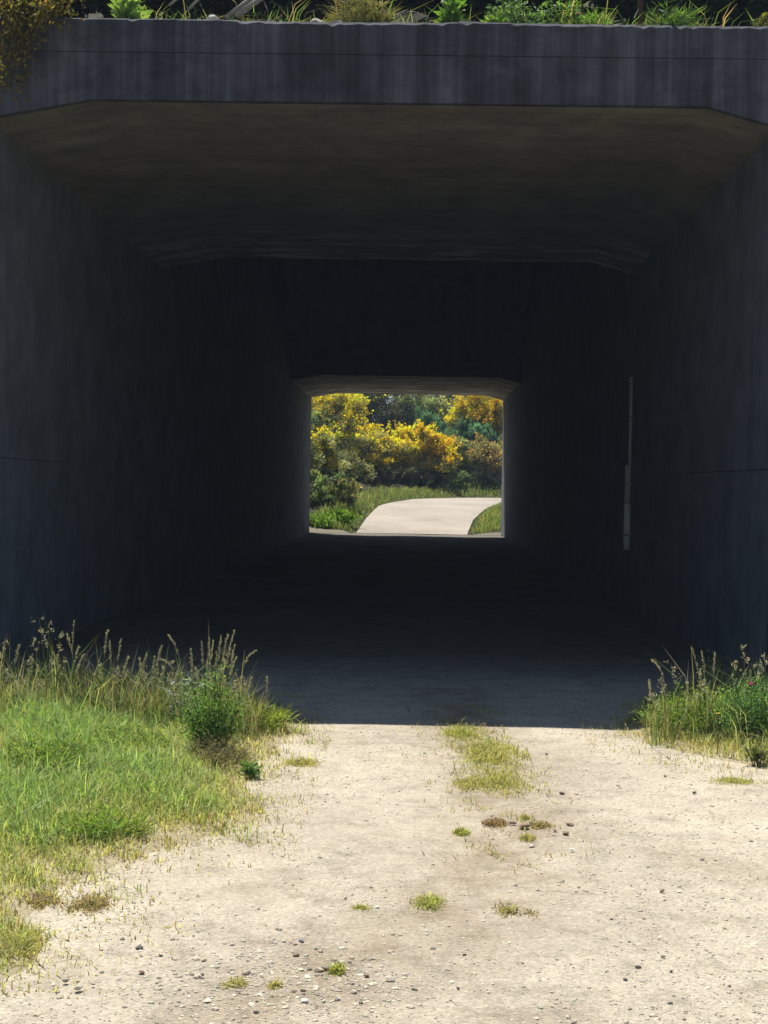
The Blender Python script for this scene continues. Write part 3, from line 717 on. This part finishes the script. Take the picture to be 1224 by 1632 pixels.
for a in [
    (195, 1501, 14, 'pale', 'pale stone, highest of the stones by the left bottom corner'),
    (222, 1516, 17, 'dark', 'dark angular stone just below the pale one at lower left'),
    (256, 1528, 11, 'grey', 'small flat grey stone right of the dark angular stone'),
    (226, 1555, 15, 'brown', 'reddish brown rounded stone at lower left'),
    (104, 1569, 15, 'dark', 'dark upright stone nearest the bottom left corner'),
    (125, 1581, 24, 'pale', 'widest pale flat stone near the bottom left corner'),
    (148, 1574, 12, 'pale', 'small pale stone right of the widest flat stone'),
    (551, 1436, 10, 'dark', 'lone dark pebble left of the green tufts'),
    (600, 1451, 13, 'white', 'small whitish stone at the right end of a low tuft'),
    (518, 1549, 20, 'grey', 'grey stone touching a small green tuft near the bottom'),
    (480, 1505, 17, 'blue', 'blue grey stone above the stony patch at the bottom'),
    (472, 1527, 18, 'brown', 'brown flat stone just below the blue grey one'),
    (485, 1602, 22, 'white', 'white stone with a dark shadow at the bottom edge'),
    (408, 1619, 16, 'grey', 'grey stone at the very bottom left of the white one'),
    (575, 1604, 14, 'grey', 'grey stone at the bottom right of the white one'),
    (322, 1558, 11, 'grey', 'small grey stone between brown stone and straw tufts'),
    (584, 1560, 13, 'brown', 'small brown stone right of the green tuft near the bottom'),
    (564, 1586, 16, 'pale', 'pale stone above the bottom grey stone'),
    (622, 1566, 24, 'pale', 'wide pale slab stone near the bottom centre'),
    (690, 1517, 14, 'grey', 'grey stone below the dense green tuft'),
    (740, 1527, 12, 'brown', 'thin brown stone right of the grey one below the tuft'),
    (730, 1580, 9, 'dark', 'dark pebble at the bottom centre right'),
    (997, 1567, 15, 'dark', 'pair like dark stone at lower right'),
    (1057, 1530, 11, 'dark', 'round dark stone at lower right, upper of two'),
    (1070, 1553, 9, 'dark', 'round dark stone at lower right, lower of two'),
    (1068, 1605, 13, 'dark', 'dark flat stone nearest the bottom right corner'),
    (1055, 1424, 12, 'brown', 'brown stone on the right wheel track'),
    (1017, 1546, 17, 'grey', 'thin grey stone left of the round dark stones'),
    (912, 1358, 12, 'white', 'white stone below the brown clods'),
    (871, 1205, 9, 'dark', 'dark pebble right of the crown grass strip'),
    (895, 1268, 15, 'grey', 'flat grey stone right of the wide yellowish tuft'),
    (1060, 1240, 8, 'dark', 'dark pebble left below the right verge'),
    (1107, 1267, 10, 'dark', 'dark pebble on the gravel below the right verge'),
    (902, 1333, 16, 'brown', 'red brown clod below the right end of the brown row'),
    (908, 1319, 20, 'brown', 'brown clod at the right end of the brown row'),
    (836, 1322, 26, 'brown', 'largest brown clod in the middle of the brown row'),
    (818, 1316, 16, 'brown', 'brown clod left of the largest one'),
    (742, 1457, 12, 'brown', 'red brown clod between the two near tufts'),
    (885, 1328, 10, 'brown', 'little red brown clod left below the right end clods')]:
    stone(*a)

n = 52000
gy = 4.6 + (11.2-4.6)*rng.uniform(0, 1, n)**1.4
gx = rng.uniform(-0.26, 0.27, n)*gy*1.05 + rng.normal(0, 0.02, n)
P = np.stack([gx, gy], 1)
dens = np.clip(0.45 + 0.5*wob(gx*2.1, gy*1.5) + 0.35*wob(gx*0.8+2, gy*0.7), 0.05, 1)
cs = on_ground(470, 1565); dens = np.maximum(dens, 1.4 - np.hypot((gx-cs.x)/0.5, (gy-cs.y)/0.5)); dens = np.where(gx > 0.7, np.maximum(dens, 0.7), dens)
k = (rng.uniform(0, 1, n) < dens) & (left_in(P) < 0.02) & (right_in(P) < 0.02)
P = P[k]; n = len(P)
s = 0.0023*rng.lognormal(0, 0.5, n)*(1 + 0.5*np.clip(1.3 - np.hypot((P[:, 0]-cs.x)/0.5, (P[:, 1]-cs.y)/0.5), 0, 1))
rot = rng.uniform(0, 2*math.pi, n)
sc3 = np.stack([s*rng.uniform(0.8, 1.6, n), s, s*rng.uniform(0.35, 0.7, n)], 1)
VV = IV[None]*np.exp(rng.normal(0, 0.16, (n, 12, 1)))*sc3[:, None]
cr, sr = np.cos(rot)[:, None], np.sin(rot)[:, None]
VV = np.stack([VV[..., 0]*cr - VV[..., 1]*sr, VV[..., 0]*sr + VV[..., 1]*cr, VV[..., 2]], 2)
VV += np.column_stack([P, track_z(P) + sc3[:, 2]*0.35])[:, None]
TT = (np.arange(n)[:, None, None]*12 + IT[None]).reshape(-1, 3)
gc = np.where(rng.uniform(0, 1, (n, 1)) < 0.16, jit(n, (0.32, 0.28, 0.23), 0.3), jit(n, (0.51, 0.455, 0.365), 0.18, 0.03))
m_, n_, b_ = new_mat('pebble', 0.9); a_ = N(n_, 'ShaderNodeAttribute', attribute_name='tint'); n_.links.new(a_.outputs['Color'], b_.inputs['Base Color'])
tag(obj('gravel', tri_mesh('gravel', VV.reshape(-1, 3), TT, np.repeat(gc, 12, 0)), m_), 'pale loose gravel scattered over the track', 'gravel', kind='stuff')

# ------------------------------------------------------------------ on top of the headwall
def top_at(px, d, extra=0.0):
    p = at(px, 30, d); return Vector((p.x, d, float(emb_mid(np.array([[p.x, d]]))[0]) + extra))
def cluster_bush(name, base, rx, ry, h, ncl, nlf, cols, lf, label, cat, group=None, mat=None, bl=None, spray=0.0, stemr=0.02, lift=0.25):
    """shrub: stems to clumps of leaves spread through the crown, uneven outline; bl = (colour, share of clumps, count) adds blossom"""
    t = empty(name, base, label, cat, group)
    fol, sty, bls = shrub_meshes(rx, ry, h, ncl, nlf, cols, lf, bl, spray, stemr, lift)
    obj('foliage', fol, M_LEAF, t); obj('stem', sty, M_BARK, t)
    if bls: obj('blossom', bls, M_PETAL, t)
    return t
def shrub_meshes(rx, ry, h, ncl, nlf, cols, lf, bl=None, spray=0.0, stemr=0.02, lift=0.25):
    a = rng.uniform(0, 2*math.pi, ncl); el = np.arcsin(rng.uniform(-0.9, 1.0, ncl)); rr = rng.uniform(0.2, 1.0, ncl)**0.5*np.exp(rng.normal(0, 0.22, ncl))
    cz = h*(lift + (1-lift)*0.5); hz = h*(1-lift)*0.5
    C = np.stack([rx*rr*np.cos(a)*np.cos(el), ry*rr*np.sin(a)*np.cos(el), cz + hz*rr*np.sin(el)], 1)
    rad = np.array([rx, ry, hz])*rng.uniform(0.10, 0.34, (ncl, 1))
    shade = np.exp(rng.normal(0, 0.36, (ncl, 1)))
    ci = rng.integers(0, ncl, nlf)
    g = rng.normal(0, 1, (nlf, 3)); g /= np.linalg.norm(g, axis=1, keepdims=True); g *= rng.uniform(0.2, 1.1, (nlf, 1))
    pos = C[ci] + g*rad[ci]; pos[:, 2] = np.maximum(pos[:, 2], 0.02)
    dr = g*0.8 + rng.normal(0, 0.6, (nlf, 3)); dr[:, 2] += spray
    cc = np.array(cols)[rng.integers(0, len(cols), ncl)][ci]*shade[ci]*np.exp(rng.normal(0, 0.2, (nlf, 1)))
    V, T, K = leaves(pos, dr, rng.uniform(0.6, 1.4, nlf)*lf[0], rng.uniform(0.7, 1.3, nlf)*lf[1], np.clip(cc, 0.004, 0.6))
    fol = tri_mesh('foliage', V, T, K)
    st = []
    for i in range(min(ncl, 14)):
        r0 = np.array([rng.normal(0, rx*0.06), rng.normal(0, ry*0.06), -0.15]); m = C[i]*[0.45, 0.45, 0.55]
        st.append(tube([r0, m, C[i]], [stemr, stemr*0.6, stemr*0.2], 5))
    v, tt = merge(st); sty = tri_mesh('stem', v, tt)
    bls = None
    if bl:
        col, share, nb = bl[:3]
        sc_ = C[:, 2]/h + 0.35*(-C[:, 1]/ry) + rng.normal(0, 0.25, ncl)
        top = np.argsort(-sc_)[:max(2, int(share*ncl))]
        bi = top[rng.integers(0, len(top), nb)]
        g = rng.normal(0, 1, (nb, 3)); g /= np.linalg.norm(g, axis=1, keepdims=True); g[:, 2] = np.where(g[:, 2] < -0.3, -g[:, 2], g[:, 2])
        p = C[bi] + g*rad[bi]*rng.uniform(0.75, 1.25, (nb, 1)); p[:, 2] = np.maximum(p[:, 2], 0.05)
        ns = max(6, int(nb/70)); si = top[rng.integers(0, len(top), ns)]       # flowering sprays reaching out of the crown
        sd = rng.normal(0, 0.55, (ns, 3)); sd[:, 2] = np.abs(sd[:, 2]) + 0.55; sl = rng.uniform(0.25, 0.75, (ns, 1))*min(h, 3)*0.28
        kk = rng.integers(0, ns, nb//3); uu = rng.uniform(0, 1, (nb//3, 1))
        p[:nb//3] = C[si[kk]] + rad[si[kk]]*sd[kk]*0.5 + sd[kk]*sl[kk]*uu + rng.normal(0, 0.035, (nb//3, 3)); bi[:nb//3] = si[kk]
        bc = jit(nb, col, 0.2, 0.06)*np.exp(rng.normal(0, 0.25, (ncl, 1)))[bi]
        sz = bl[3] if len(bl) > 3 else 0.115
        V, T, K = leaves(p, g + rng.normal(0, 0.5, (nb, 3)), rng.uniform(0.6, 1.3, nb)*sz, rng.uniform(0.6, 1.2, nb)*sz*0.75, np.clip(bc, 0.01, 0.85))
        bls = tri_mesh('blossom', V, T, K)
    return fol, sty, bls

C_HEDGE = [(0.022, 0.036, 0.014), (0.03, 0.045, 0.016), (0.018, 0.028, 0.012)]
for i, (px, lab) in enumerate([(40, 'dark hedge shrub behind the hanging branches'), (180, 'dark hedge shrub behind the pale green leaves'), (330, 'dark hedge shrub behind the dead branches'),
                               (480, 'dark hedge shrub left of the dry grass clump'), (640, 'dark hedge shrub behind the brown boulder'), (790, 'dark hedge shrub behind the pale plank'),
                               (930, 'dark hedge shrub behind the pink flowered weeds'), (1060, 'dark hedge shrub right of the rusty post'), (1190, 'dark hedge shrub at the right end of the headwall')]):
    b = top_at(px, 15.35 + 0.1*math.sin(i*2.1))
    cluster_bush('hedge_shrub', b - Vector((0, 0, 0.1)), 0.72, 0.5, 1.3, 80, 9500, C_HEDGE, (0.085, 0.045), lab, 'shrub', 'hedge on top of the underpass', lift=0.0)

def top_weed(px, d, h, w, n, cols, label, leaf=(0.06, 0.02), name='roadside_weed', cat='weed'):
    b = top_at(px, d); b.z = max(b.z, 5.42)
    return weed_bush(name, b, h*1.25, w*1.25, int(n*1.6), cols, label, cat, leaf)
top_weed(208, 13.99, 0.24, 0.34, 420, [(0.22, 0.36, 0.08), (0.28, 0.40, 0.12)], 'pale yellow green leafy plant on the headwall top', (0.09, 0.05))
top_weed(715, 13.99, 0.24, 0.22, 260, [(0.13, 0.27, 0.04), (0.17, 0.30, 0.05)], 'bright green plant beside the brown boulder on the headwall', (0.1, 0.035))
top_weed(790, 14.02, 0.22, 0.18, 180, C_BRIGHT, 'green plant at the right end of the pale plank', (0.08, 0.03))
top_weed(842, 14.05, 0.32, 0.5, 900, C_GREEN, 'dark green bushy weed on the headwall right of the plank', (0.05, 0.02))
top_weed(905, 14.02, 0.25, 0.36, 420, C_BRIGHT, 'yellow green weed under the pink flower on the headwall', (0.09, 0.014))
top_weed(950, 14.0, 0.22, 0.3, 300, C_BRIGHT, 'spiky bright weed left of the rusty post', (0.11, 0.012))
top_weed(1062, 14.0, 0.24, 0.4, 380, [(0.08, 0.16, 0.035), (0.14, 0.24, 0.05)], 'thin grassy weed right of the rusty post', (0.12, 0.012))
top_weed(1010, 13.97, 0.12, 0.12, 90, [(0.30, 0.36, 0.16)], 'small pale leaved plant at the foot of the rusty post', (0.05, 0.03))
top_weed(575, 14.0, 0.27, 0.40, 900, [(0.27, 0.21, 0.10), (0.16, 0.19, 0.06), (0.22, 0.20, 0.09)], 'tan and green drooping grass clump on the headwall', (0.16, 0.008), 'grass_clump', 'grass clump')
top_weed(1219, 13.95, 0.26, 0.2, 150, [(0.20, 0.18, 0.04), (0.12, 0.14, 0.04)], 'olive yellow shrub tip at the top right corner', (0.05, 0.02))
flw = top_at(922, 14.0); 
t = empty('flower', flw, 'tiny pink flower above the weeds on the headwall', 'flower')
v, tt = tube([(0, 0, -0.02), (0, 0, 0.26)], [0.003, 0.002], 5); obj('stem', tri_mesh('stem', v, tt, np.tile([[0.09, 0.14, 0.04]], (len(v), 1))), M_LEAF, t)
g = rng.normal(0, 1, (18, 3)); V, T, C = leaves(np.tile([[0, 0, 0.26]], (18, 1)), g, np.full(18, 0.025), np.full(18, 0.014), jit(18, (0.55, 0.25, 0.45)))
obj('petals', tri_mesh('petals', V, T, C), M_PETAL, t)

def top_stone(px, d, wpx, mat, label, flat=0.6, name='stone', z=None):
    p = top_at(px, d); p.z = 5.455 if z is None else z
    o = stone(px, 0, wpx, mat, label, 'stones on the headwall top', p, flat); o.name = name; return o
top_stone(340, 13.68, 26, 'white', 'bright white stone on the headwall below the dead branches', 0.7)
top_stone(318, 13.66, 14, 'white', 'small pale stone left of the bright white one on the headwall')
top_stone(256, 13.70, 24, 'pale', 'flat pale stone right of the yellow green plant on the headwall', 0.4)
top_stone(432, 13.68, 16, 'grey', 'small grey stone right of the dead branches on the headwall')
top_stone(505, 13.70, 22, 'pale', 'pale stone at the left foot of the tan grass clump', 0.7)
top_stone(537, 13.68, 20, 'pale', 'pale stone below the tan grass clump', 0.5)
top_stone(612, 13.70, 14, 'grey', 'grey stone right of the tan grass clump', 0.6)
top_stone(655, 14.3, 84, 'soil', 'dark brown boulder on the headwall top', 0.8, 'boulder', 5.5)
top_stone(665, 13.68, 20, 'pale', 'thin pale stone in front of the brown boulder', 0.3)
top_stone(290, 13.72, 18, 'pale', 'pale stone between flat stone and small pale stone', 0.5)
def branch(p0, p1, r, label):
    a = at(p0[0], p0[1], p0[2]); b = at(p1[0], p1[1], p1[2]); c = a
    m = (b - a)*0.5 + Vector((0.01, 0, 0.02))
    v, tt = tube([(0, 0, 0), m, b - a], [r, r*0.9, r*0.7], 8)
    s_ = tube([m, m + Vector((0.06, 0.02, 0.08))], [r*0.4, r*0.2], 5)
    t = empty('dead_branch', c, label, 'branch', 'dead branches on the headwall')
    obj('limb', tri_mesh('limb', v, tt, smooth=True), M_DEAD, t); obj('twig', tri_mesh('twig', *s_), M_DEAD, t)
branch((362, 27, 13.8), (420, -14, 14.1), 0.022, 'upper grey dead branch above the bright white stone')
branch((378, 25, 13.75), (446, -20, 14.15), 0.028, 'thickest grey dead branch leaning up to the right')
branch((300, 15, 13.9), (335, -16, 14.0), 0.014, 'thin dead branch left of the bright white stone')
branch((270, 8, 13.9), (300, -12, 14.1), 0.012, 'short thin dead stick right of the yellow green plant')
pl = top_at(762, 13.85); o = obj('plank', box('plank', -0.16, 0.16, -0.02, 0.02, 0, 0.035), M_PLANK, None, (pl.x, 13.8, 5.485)); o.rotation_euler = (0, R(2), R(3))
tag(o, 'short pale plank lying on the headwall between two green plants', 'plank')
ps = top_at(1021, 13.98)
v, tt = tube([(0, 0, -0.1), (0, 0, 0.6), (0.01, 0, 1.2)], 0.021, 8)
PT = empty('rusty_post', ps, 'thin rusty post standing on the headwall', 'post')
obj('shaft', tri_mesh('shaft', v, tt), M_RUST, PT); v, tt = tube([(0.01, 0, 1.2), (0.01, 0, 1.22)], 0.03, 8); obj('cap', tri_mesh('cap', v, tt), M_RUST, PT)

n = 2600                                                   # loose fringe of grass along the top of the headwall
xx = rng.uniform(-2.6, 3.0, n); yy = 13.95 + rng.exponential(0.12, n)
k = wob(xx*2.3 + 0.5, yy*0 + 1) + 0.6*wob(xx*7, yy*3) > rng.uniform(-0.5, 0.5, n); xx, yy = xx[k], yy[k]; n = len(xx)
V, T, C = blades(np.column_stack([xx, yy, emb_mid(np.stack([xx, yy], 1))]), 0.19*rng.lognormal(0, 0.4, n), rng.uniform(0.005, 0.012, n), rng.uniform(0.2, 1.3, n),
                 np.where(rng.uniform(0, 1, (n, 1)) < 0.4, jit(n, (0.42, 0.38, 0.2)), jit(n, (0.2, 0.32, 0.09))))
tag(obj('grass', tri_mesh('grass', V, T, C), M_GRASS), 'loose fringe of sunlit grass along the headwall top', 'grass', kind='stuff')

# shrub hanging over the top left corner
hb = top_at(20, 14.15)
HB = empty('hanging_shrub', hb, 'olive yellow leafy branches hanging over the top left corner of the headwall', 'shrub')
st = []; lp = []; ld = []
tips = [(-60, 60), (-30, 130), (5, 118), (20, 95), (32, 150), (38, 120), (52, 92), (60, 66), (72, 45), (98, 40), (115, 22), (88, 12), (15, 60), (30, 45), (48, 35), (62, 22), (5, 150), (-20, 90), (0, 20), (40, 8), (75, 5), (130, 8), (45, 60), (25, 75), (22, 128), (10, 138)]
for (px, py) in tips:
    d = 13.15 + rng.uniform(-0.15, 0.2)
    tip = np.array(at(px, py, d) - hb); rt = np.array([tip[0]*0.3 + rng.normal(0, .1), rng.normal(0, .1), 0.0])
    top_ = np.array([tip[0]*0.8, tip[1]*0.75, 0.42 + rng.uniform(-0.1, 0.2)])
    u = np.linspace(0, 1, 12)[:, None]; path = rt*(1-u)**3 + 3*(rt*0.5 + top_*0.5 + [0, 0, .2])*u*(1-u)**2 + 3*top_*u*u*(1-u) + tip*u**3
    st.append(tube(path, np.linspace(0.012, 0.002, 12), 5))
    m = 230; w = rng.uniform(0.35, 1.0, m); i0 = np.clip((w*11).astype(int), 0, 10); fr = (w*11 - i0)[:, None]
    p = path[i0]*(1-fr) + path[i0+1]*fr + rng.normal(0, 0.035, (m, 3)); lp.append(p); q = rng.normal(0, 0.6, (m, 3)); q[:, 2] -= 0.6; ld.append(q)
lp = np.concatenate(lp); ld = np.concatenate(ld); m = len(lp)
V, T, C = leaves(lp, ld, rng.uniform(0.03, 0.065, m), rng.uniform(0.014, 0.028, m), jit(m, (0.20, 0.16, 0.035), 0.4, 0.12))
obj('foliage', tri_mesh('foliage', V, T, C), M_LEAF, HB)
v, tt = merge(st); obj('branches', tri_mesh('branches', v, tt), M_BARK, HB)

# ------------------------------------------------------------------ beyond the tunnel
YB = (0.90, 0.64, 0.03); YO = (0.90, 0.55, 0.02)
OLIVE = [(0.26, 0.275, 0.15), (0.32, 0.33, 0.17), (0.21, 0.235, 0.13)]
GREEN = [(0.19, 0.26, 0.125), (0.24, 0.30, 0.14), (0.15, 0.21, 0.11)]
DARK = [(0.07, 0.085, 0.06), (0.085, 0.10, 0.065), (0.11, 0.12, 0.08)]
BLUE = [(0.13, 0.26, 0.17), (0.16, 0.30, 0.20), (0.11, 0.22, 0.15)]
TAN = [(0.38, 0.31, 0.17), (0.33, 0.28, 0.16), (0.26, 0.25, 0.14)]
def far(px, top, wpx, d, kind, label):
    p = at(px, top, d); zb = land1(p.x, d); h = max(0.5, p.z - zb); rx = wpx*d/F/2
    cols, bl, spray, name, cat = {
        'full': (OLIVE, (YB, 0.6, 5600), 0.5, 'broom_bush', 'broom'), 'orange': (OLIVE, (YO, 0.75, 6200), 0.6, 'broom_bush', 'broom'),
        'some': (OLIVE, (YB, 0.25, 1300), 0.5, 'broom_bush', 'broom'), 'few': (GREEN, ((0.65, 0.55, 0.08), 0.2, 400), 0.5, 'broom_bush', 'broom'),
        'tan': (TAN, ((0.46, 0.30, 0.10), 0.6, 900), 0.5, 'broom_bush', 'broom'), 'green': (GREEN, None, 0.2, 'shrub', 'shrub'),
        'olive': (OLIVE, None, 0.3, 'shrub', 'shrub'), 'dark': (DARK, None, 0.1, 'shrub', 'shrub'), 'blue': (BLUE, None, 0.9, 'young_pine', 'pine')}[kind]
    n = int(np.clip(rx*h*2200, 2500, 9000))
    if bl: bl = (bl[0], bl[1], int(bl[2]*np.clip(rx*h/2.5, 0.5, 2.0)))
    lf = (0.24, 0.04) if kind == 'blue' else (0.14, 0.06)
    cluster_bush(name, (p.x, d, zb - 0.05), rx*0.95, rx*0.8, h, int(np.clip(rx*h*18, 26, 80)), n, cols, lf, label, cat, 'shrubs beyond the tunnel', bl=bl, spray=spray, stemr=0.03, lift=0.06)
for a in [
    (545, 626, 105, 82, 'full', 'bright yellow broom at the upper left of the far opening'),
    (500, 622, 60, 84, 'full', 'yellow broom cut off by the upper left corner of the opening'),
    (606, 612, 95, 86, 'dark', 'dark green shrub between the upper yellow brooms'),
    (560, 678, 100, 75, 'some', 'olive broom with yellow tips left of centre in the opening'),
    (503, 652, 60, 77, 'few', 'green broom against the left edge of the opening'),
    (508, 694, 70, 67, 'some', 'olive broom with yellow patches at the left edge, half height'),
    (555, 712, 80, 70, 'olive', 'greyish olive shrub left of the large yellow broom'),
    (522, 752, 85, 61, 'few', 'low shrub beside the far road on the left'),
    (548, 772, 50, 62.5, 'tan', 'small brownish bush beside the far road'),
    (632, 682, 115, 77.5, 'full', 'largest yellow broom in the middle of the opening'),
    (692, 692, 72, 76.8, 'orange', 'orange yellow broom right of the largest one'),
    (600, 712, 60, 76.0, 'some', 'olive broom with orange flowers left of the largest broom'),
    (684, 656, 50, 83, 'blue', 'blue green young pine above the yellow brooms'),
    (738, 668, 62, 83.5, 'blue', 'second blue green young pine right of the first'),
    (775, 676, 40, 83, 'blue', 'third, darkest young pine at the right edge'),
    (757, 624, 85, 85, 'full', 'bright yellow broom at the upper right of the opening'),
    (788, 640, 50, 84, 'orange', 'yellow broom in the upper right corner of the opening'),
    (700, 618, 90, 88, 'olive', 'pale olive shrub at the top centre of the opening'),
    (650, 622, 70, 87, 'green', 'mid green shrub at the top left of the first pine'),
    (772, 702, 95, 79, 'tan', 'faded brown broom on the right above the road'),
    (733, 706, 64, 78.5, 'green', 'green shrub between orange broom and faded broom'),
    (810, 690, 60, 80, 'olive', 'olive shrub behind the right jamb of the opening'),
    (590, 742, 75, 74.5, 'dark', 'dark low shrub at the foot of the olive brooms'),
    (640, 744, 80, 75.8, 'dark', 'dark low shrub at the foot of the largest broom'),
    (690, 752, 60, 76.2, 'dark', 'dark low shrub at the foot of the orange broom'),
    (765, 748, 80, 78, 'dark', 'dark low shrub under the faded broom'),
    (735, 756, 50, 77.2, 'green', 'low green shrub at the road bend'),
    (470, 640, 90, 72, 'green', 'green shrub hidden behind the left jamb of the opening'),
    (470, 700, 80, 63, 'olive', 'olive shrub just outside the left jamb of the opening')]:
    far(*a)
# trees behind the shrubs
def pine_tree(x, y, h, label):
    zb = land1(x, y); t = empty('evergreen_tree', (x, y, zb), label, 'tree', 'trees behind the shrubs')
    v, tt = tube([(0, 0, -0.3), (0.1, 0, h*0.4), (0, 0.1, h*0.95)], [0.2, 0.13, 0.03], 8); tr = obj('trunk', tri_mesh('trunk', v, tt, smooth=True), M_BARK, t)
    st = []; pos = []; dr = []
    for i in range(46):
        z = h*rng.uniform(0.12, 0.98); a = rng.uniform(0, 2*math.pi); L = (h - z)*0.32 + 0.5; L *= rng.uniform(0.7, 1.15)
        tip = np.array([L*math.cos(a), L*math.sin(a), z + L*0.15]); r0 = np.array([0, 0, z]); st.append(tube([r0, tip], [0.035, 0.008], 4))
        m = 85; u = rng.uniform(0.25, 1.05, m)[:, None]; pos.append(r0*(1-u) + tip*u + rng.normal(0, 0.2, (m, 3))*[1, 1, 0.55]); dr.append(rng.normal(0, 1, (m, 3)) + [0, 0, 0.3])
    pos = np.concatenate(pos); dr = np.concatenate(dr); m = len(pos)
    V, T, C = leaves(pos, dr, rng.uniform(0.2, 0.4, m), rng.uniform(0.06, 0.12, m), jit(m, (0.028, 0.042, 0.018), 0.3))
    obj('crown', tri_mesh('crown', V, T, C), M_LEAF, t); v, tt = merge(st); obj('limbs', tri_mesh('limbs', v, tt), M_BARK, t)
for x, y, h, lab in [(-7.0, 90, 6.5, 'dark evergreen tree behind the upper left brooms, leftmost'), (-3.6, 92, 7, 'dark evergreen tree behind the dark shrub at the top of the opening'),
                     (-0.6, 91, 6.5, 'dark evergreen tree behind the top centre of the opening'), (2.2, 92.5, 7, 'dark evergreen tree behind the first young pine'),
                     (5.0, 91, 6.5, 'dark evergreen tree behind the upper right brooms'), (8.2, 92, 7, 'dark evergreen tree behind the right jamb')]:
    pine_tree(x, y, h, lab)
# verge plants and grass along the far road
b = at(508, 852, 56.2); weed_bush('leafy_weed', (b.x, 56.2, land1(b.x, 56.2)), 0.36, 1.5, 900, [(0.16, 0.30, 0.05), (0.22, 0.36, 0.07)], 'fresh green leaves right against the left jamb of the far opening', 'weed', (0.13, 0.07))
b = at(538, 850, 57.2); weed_bush('leafy_weed', (b.x, 57.2, land1(b.x, 57.2)), 0.42, 1.3, 900, [(0.13, 0.27, 0.035), (0.17, 0.31, 0.04), (0.10, 0.2, 0.03)], 'bright green leafy plant at the lower left of the far opening', 'weed', (0.16, 0.09))
n = 90000
Q = np.stack([rng.uniform(-6, 12, n), rng.uniform(55.9, 80, n)], 1)
d1, q1, s1 = poly_dist(Q, OUT); d2, q2, s2 = poly_dist(Q, INN)
k = ((s1 < 0) & (d1 < rng.exponential(0.10, n) - 0.03)) | ((s2 > 0) & (d2 < rng.exponential(0.10, n) - 0.03)) | ((s1 > 0) & (d1 < 1.6) & (d1 > rng.exponential(0.08, n))) | ((s2 < 0) & (d2 < 5) & (d2 > rng.exponential(0.06, n)))
Q = Q[k]; n = len(Q); dd = np.minimum(np.where(s1[k] > 0, d1[k], 9), np.where(s2[k] < 0, d2[k], 9)); dd[dd > 8] = 0
V, T, C = blades(np.column_stack([Q, land(Q) - 0.02]), np.interp(dd, [0, 0.6, 2], [0.07, 0.22, 0.30])*rng.lognormal(0, 0.3, n), rng.uniform(0.015, 0.032, n), rng.uniform(0.1, 0.8, n),
                 np.where(rng.uniform(0, 1, (n, 1)) < 0.3, jit(n, (0.38, 0.37, 0.16)), jit(n, (0.19, 0.27, 0.08))))
tag(obj('grass', tri_mesh('grass', V, T, C), M_GRASS), 'green grass edging the far road beyond the tunnel', 'grass', kind='stuff')

# ------------------------------------------------------------------ added veil volume, lifts the dark tones in place of lens glare
hz = bpy.data.materials.new('glare_veil'); hz.use_nodes = True
hn = hz.node_tree; hn.nodes.remove(hn.nodes['Principled BSDF'])
pv = hn.nodes.new('ShaderNodeVolumePrincipled'); pv.inputs['Color'].default_value = (0.58, 0.77, 1.0, 1)
pv.inputs['Density'].default_value = 0.0011
hn.links.new(pv.outputs[0], hn.nodes['Material Output'].inputs['Volume'])
tag(obj('veil_volume', box('veil_volume', -310, 310, -260, 310, -1.4, 22), hz), 'thin pale veil added in place of lens glare', 'veil_volume', kind='stuff')
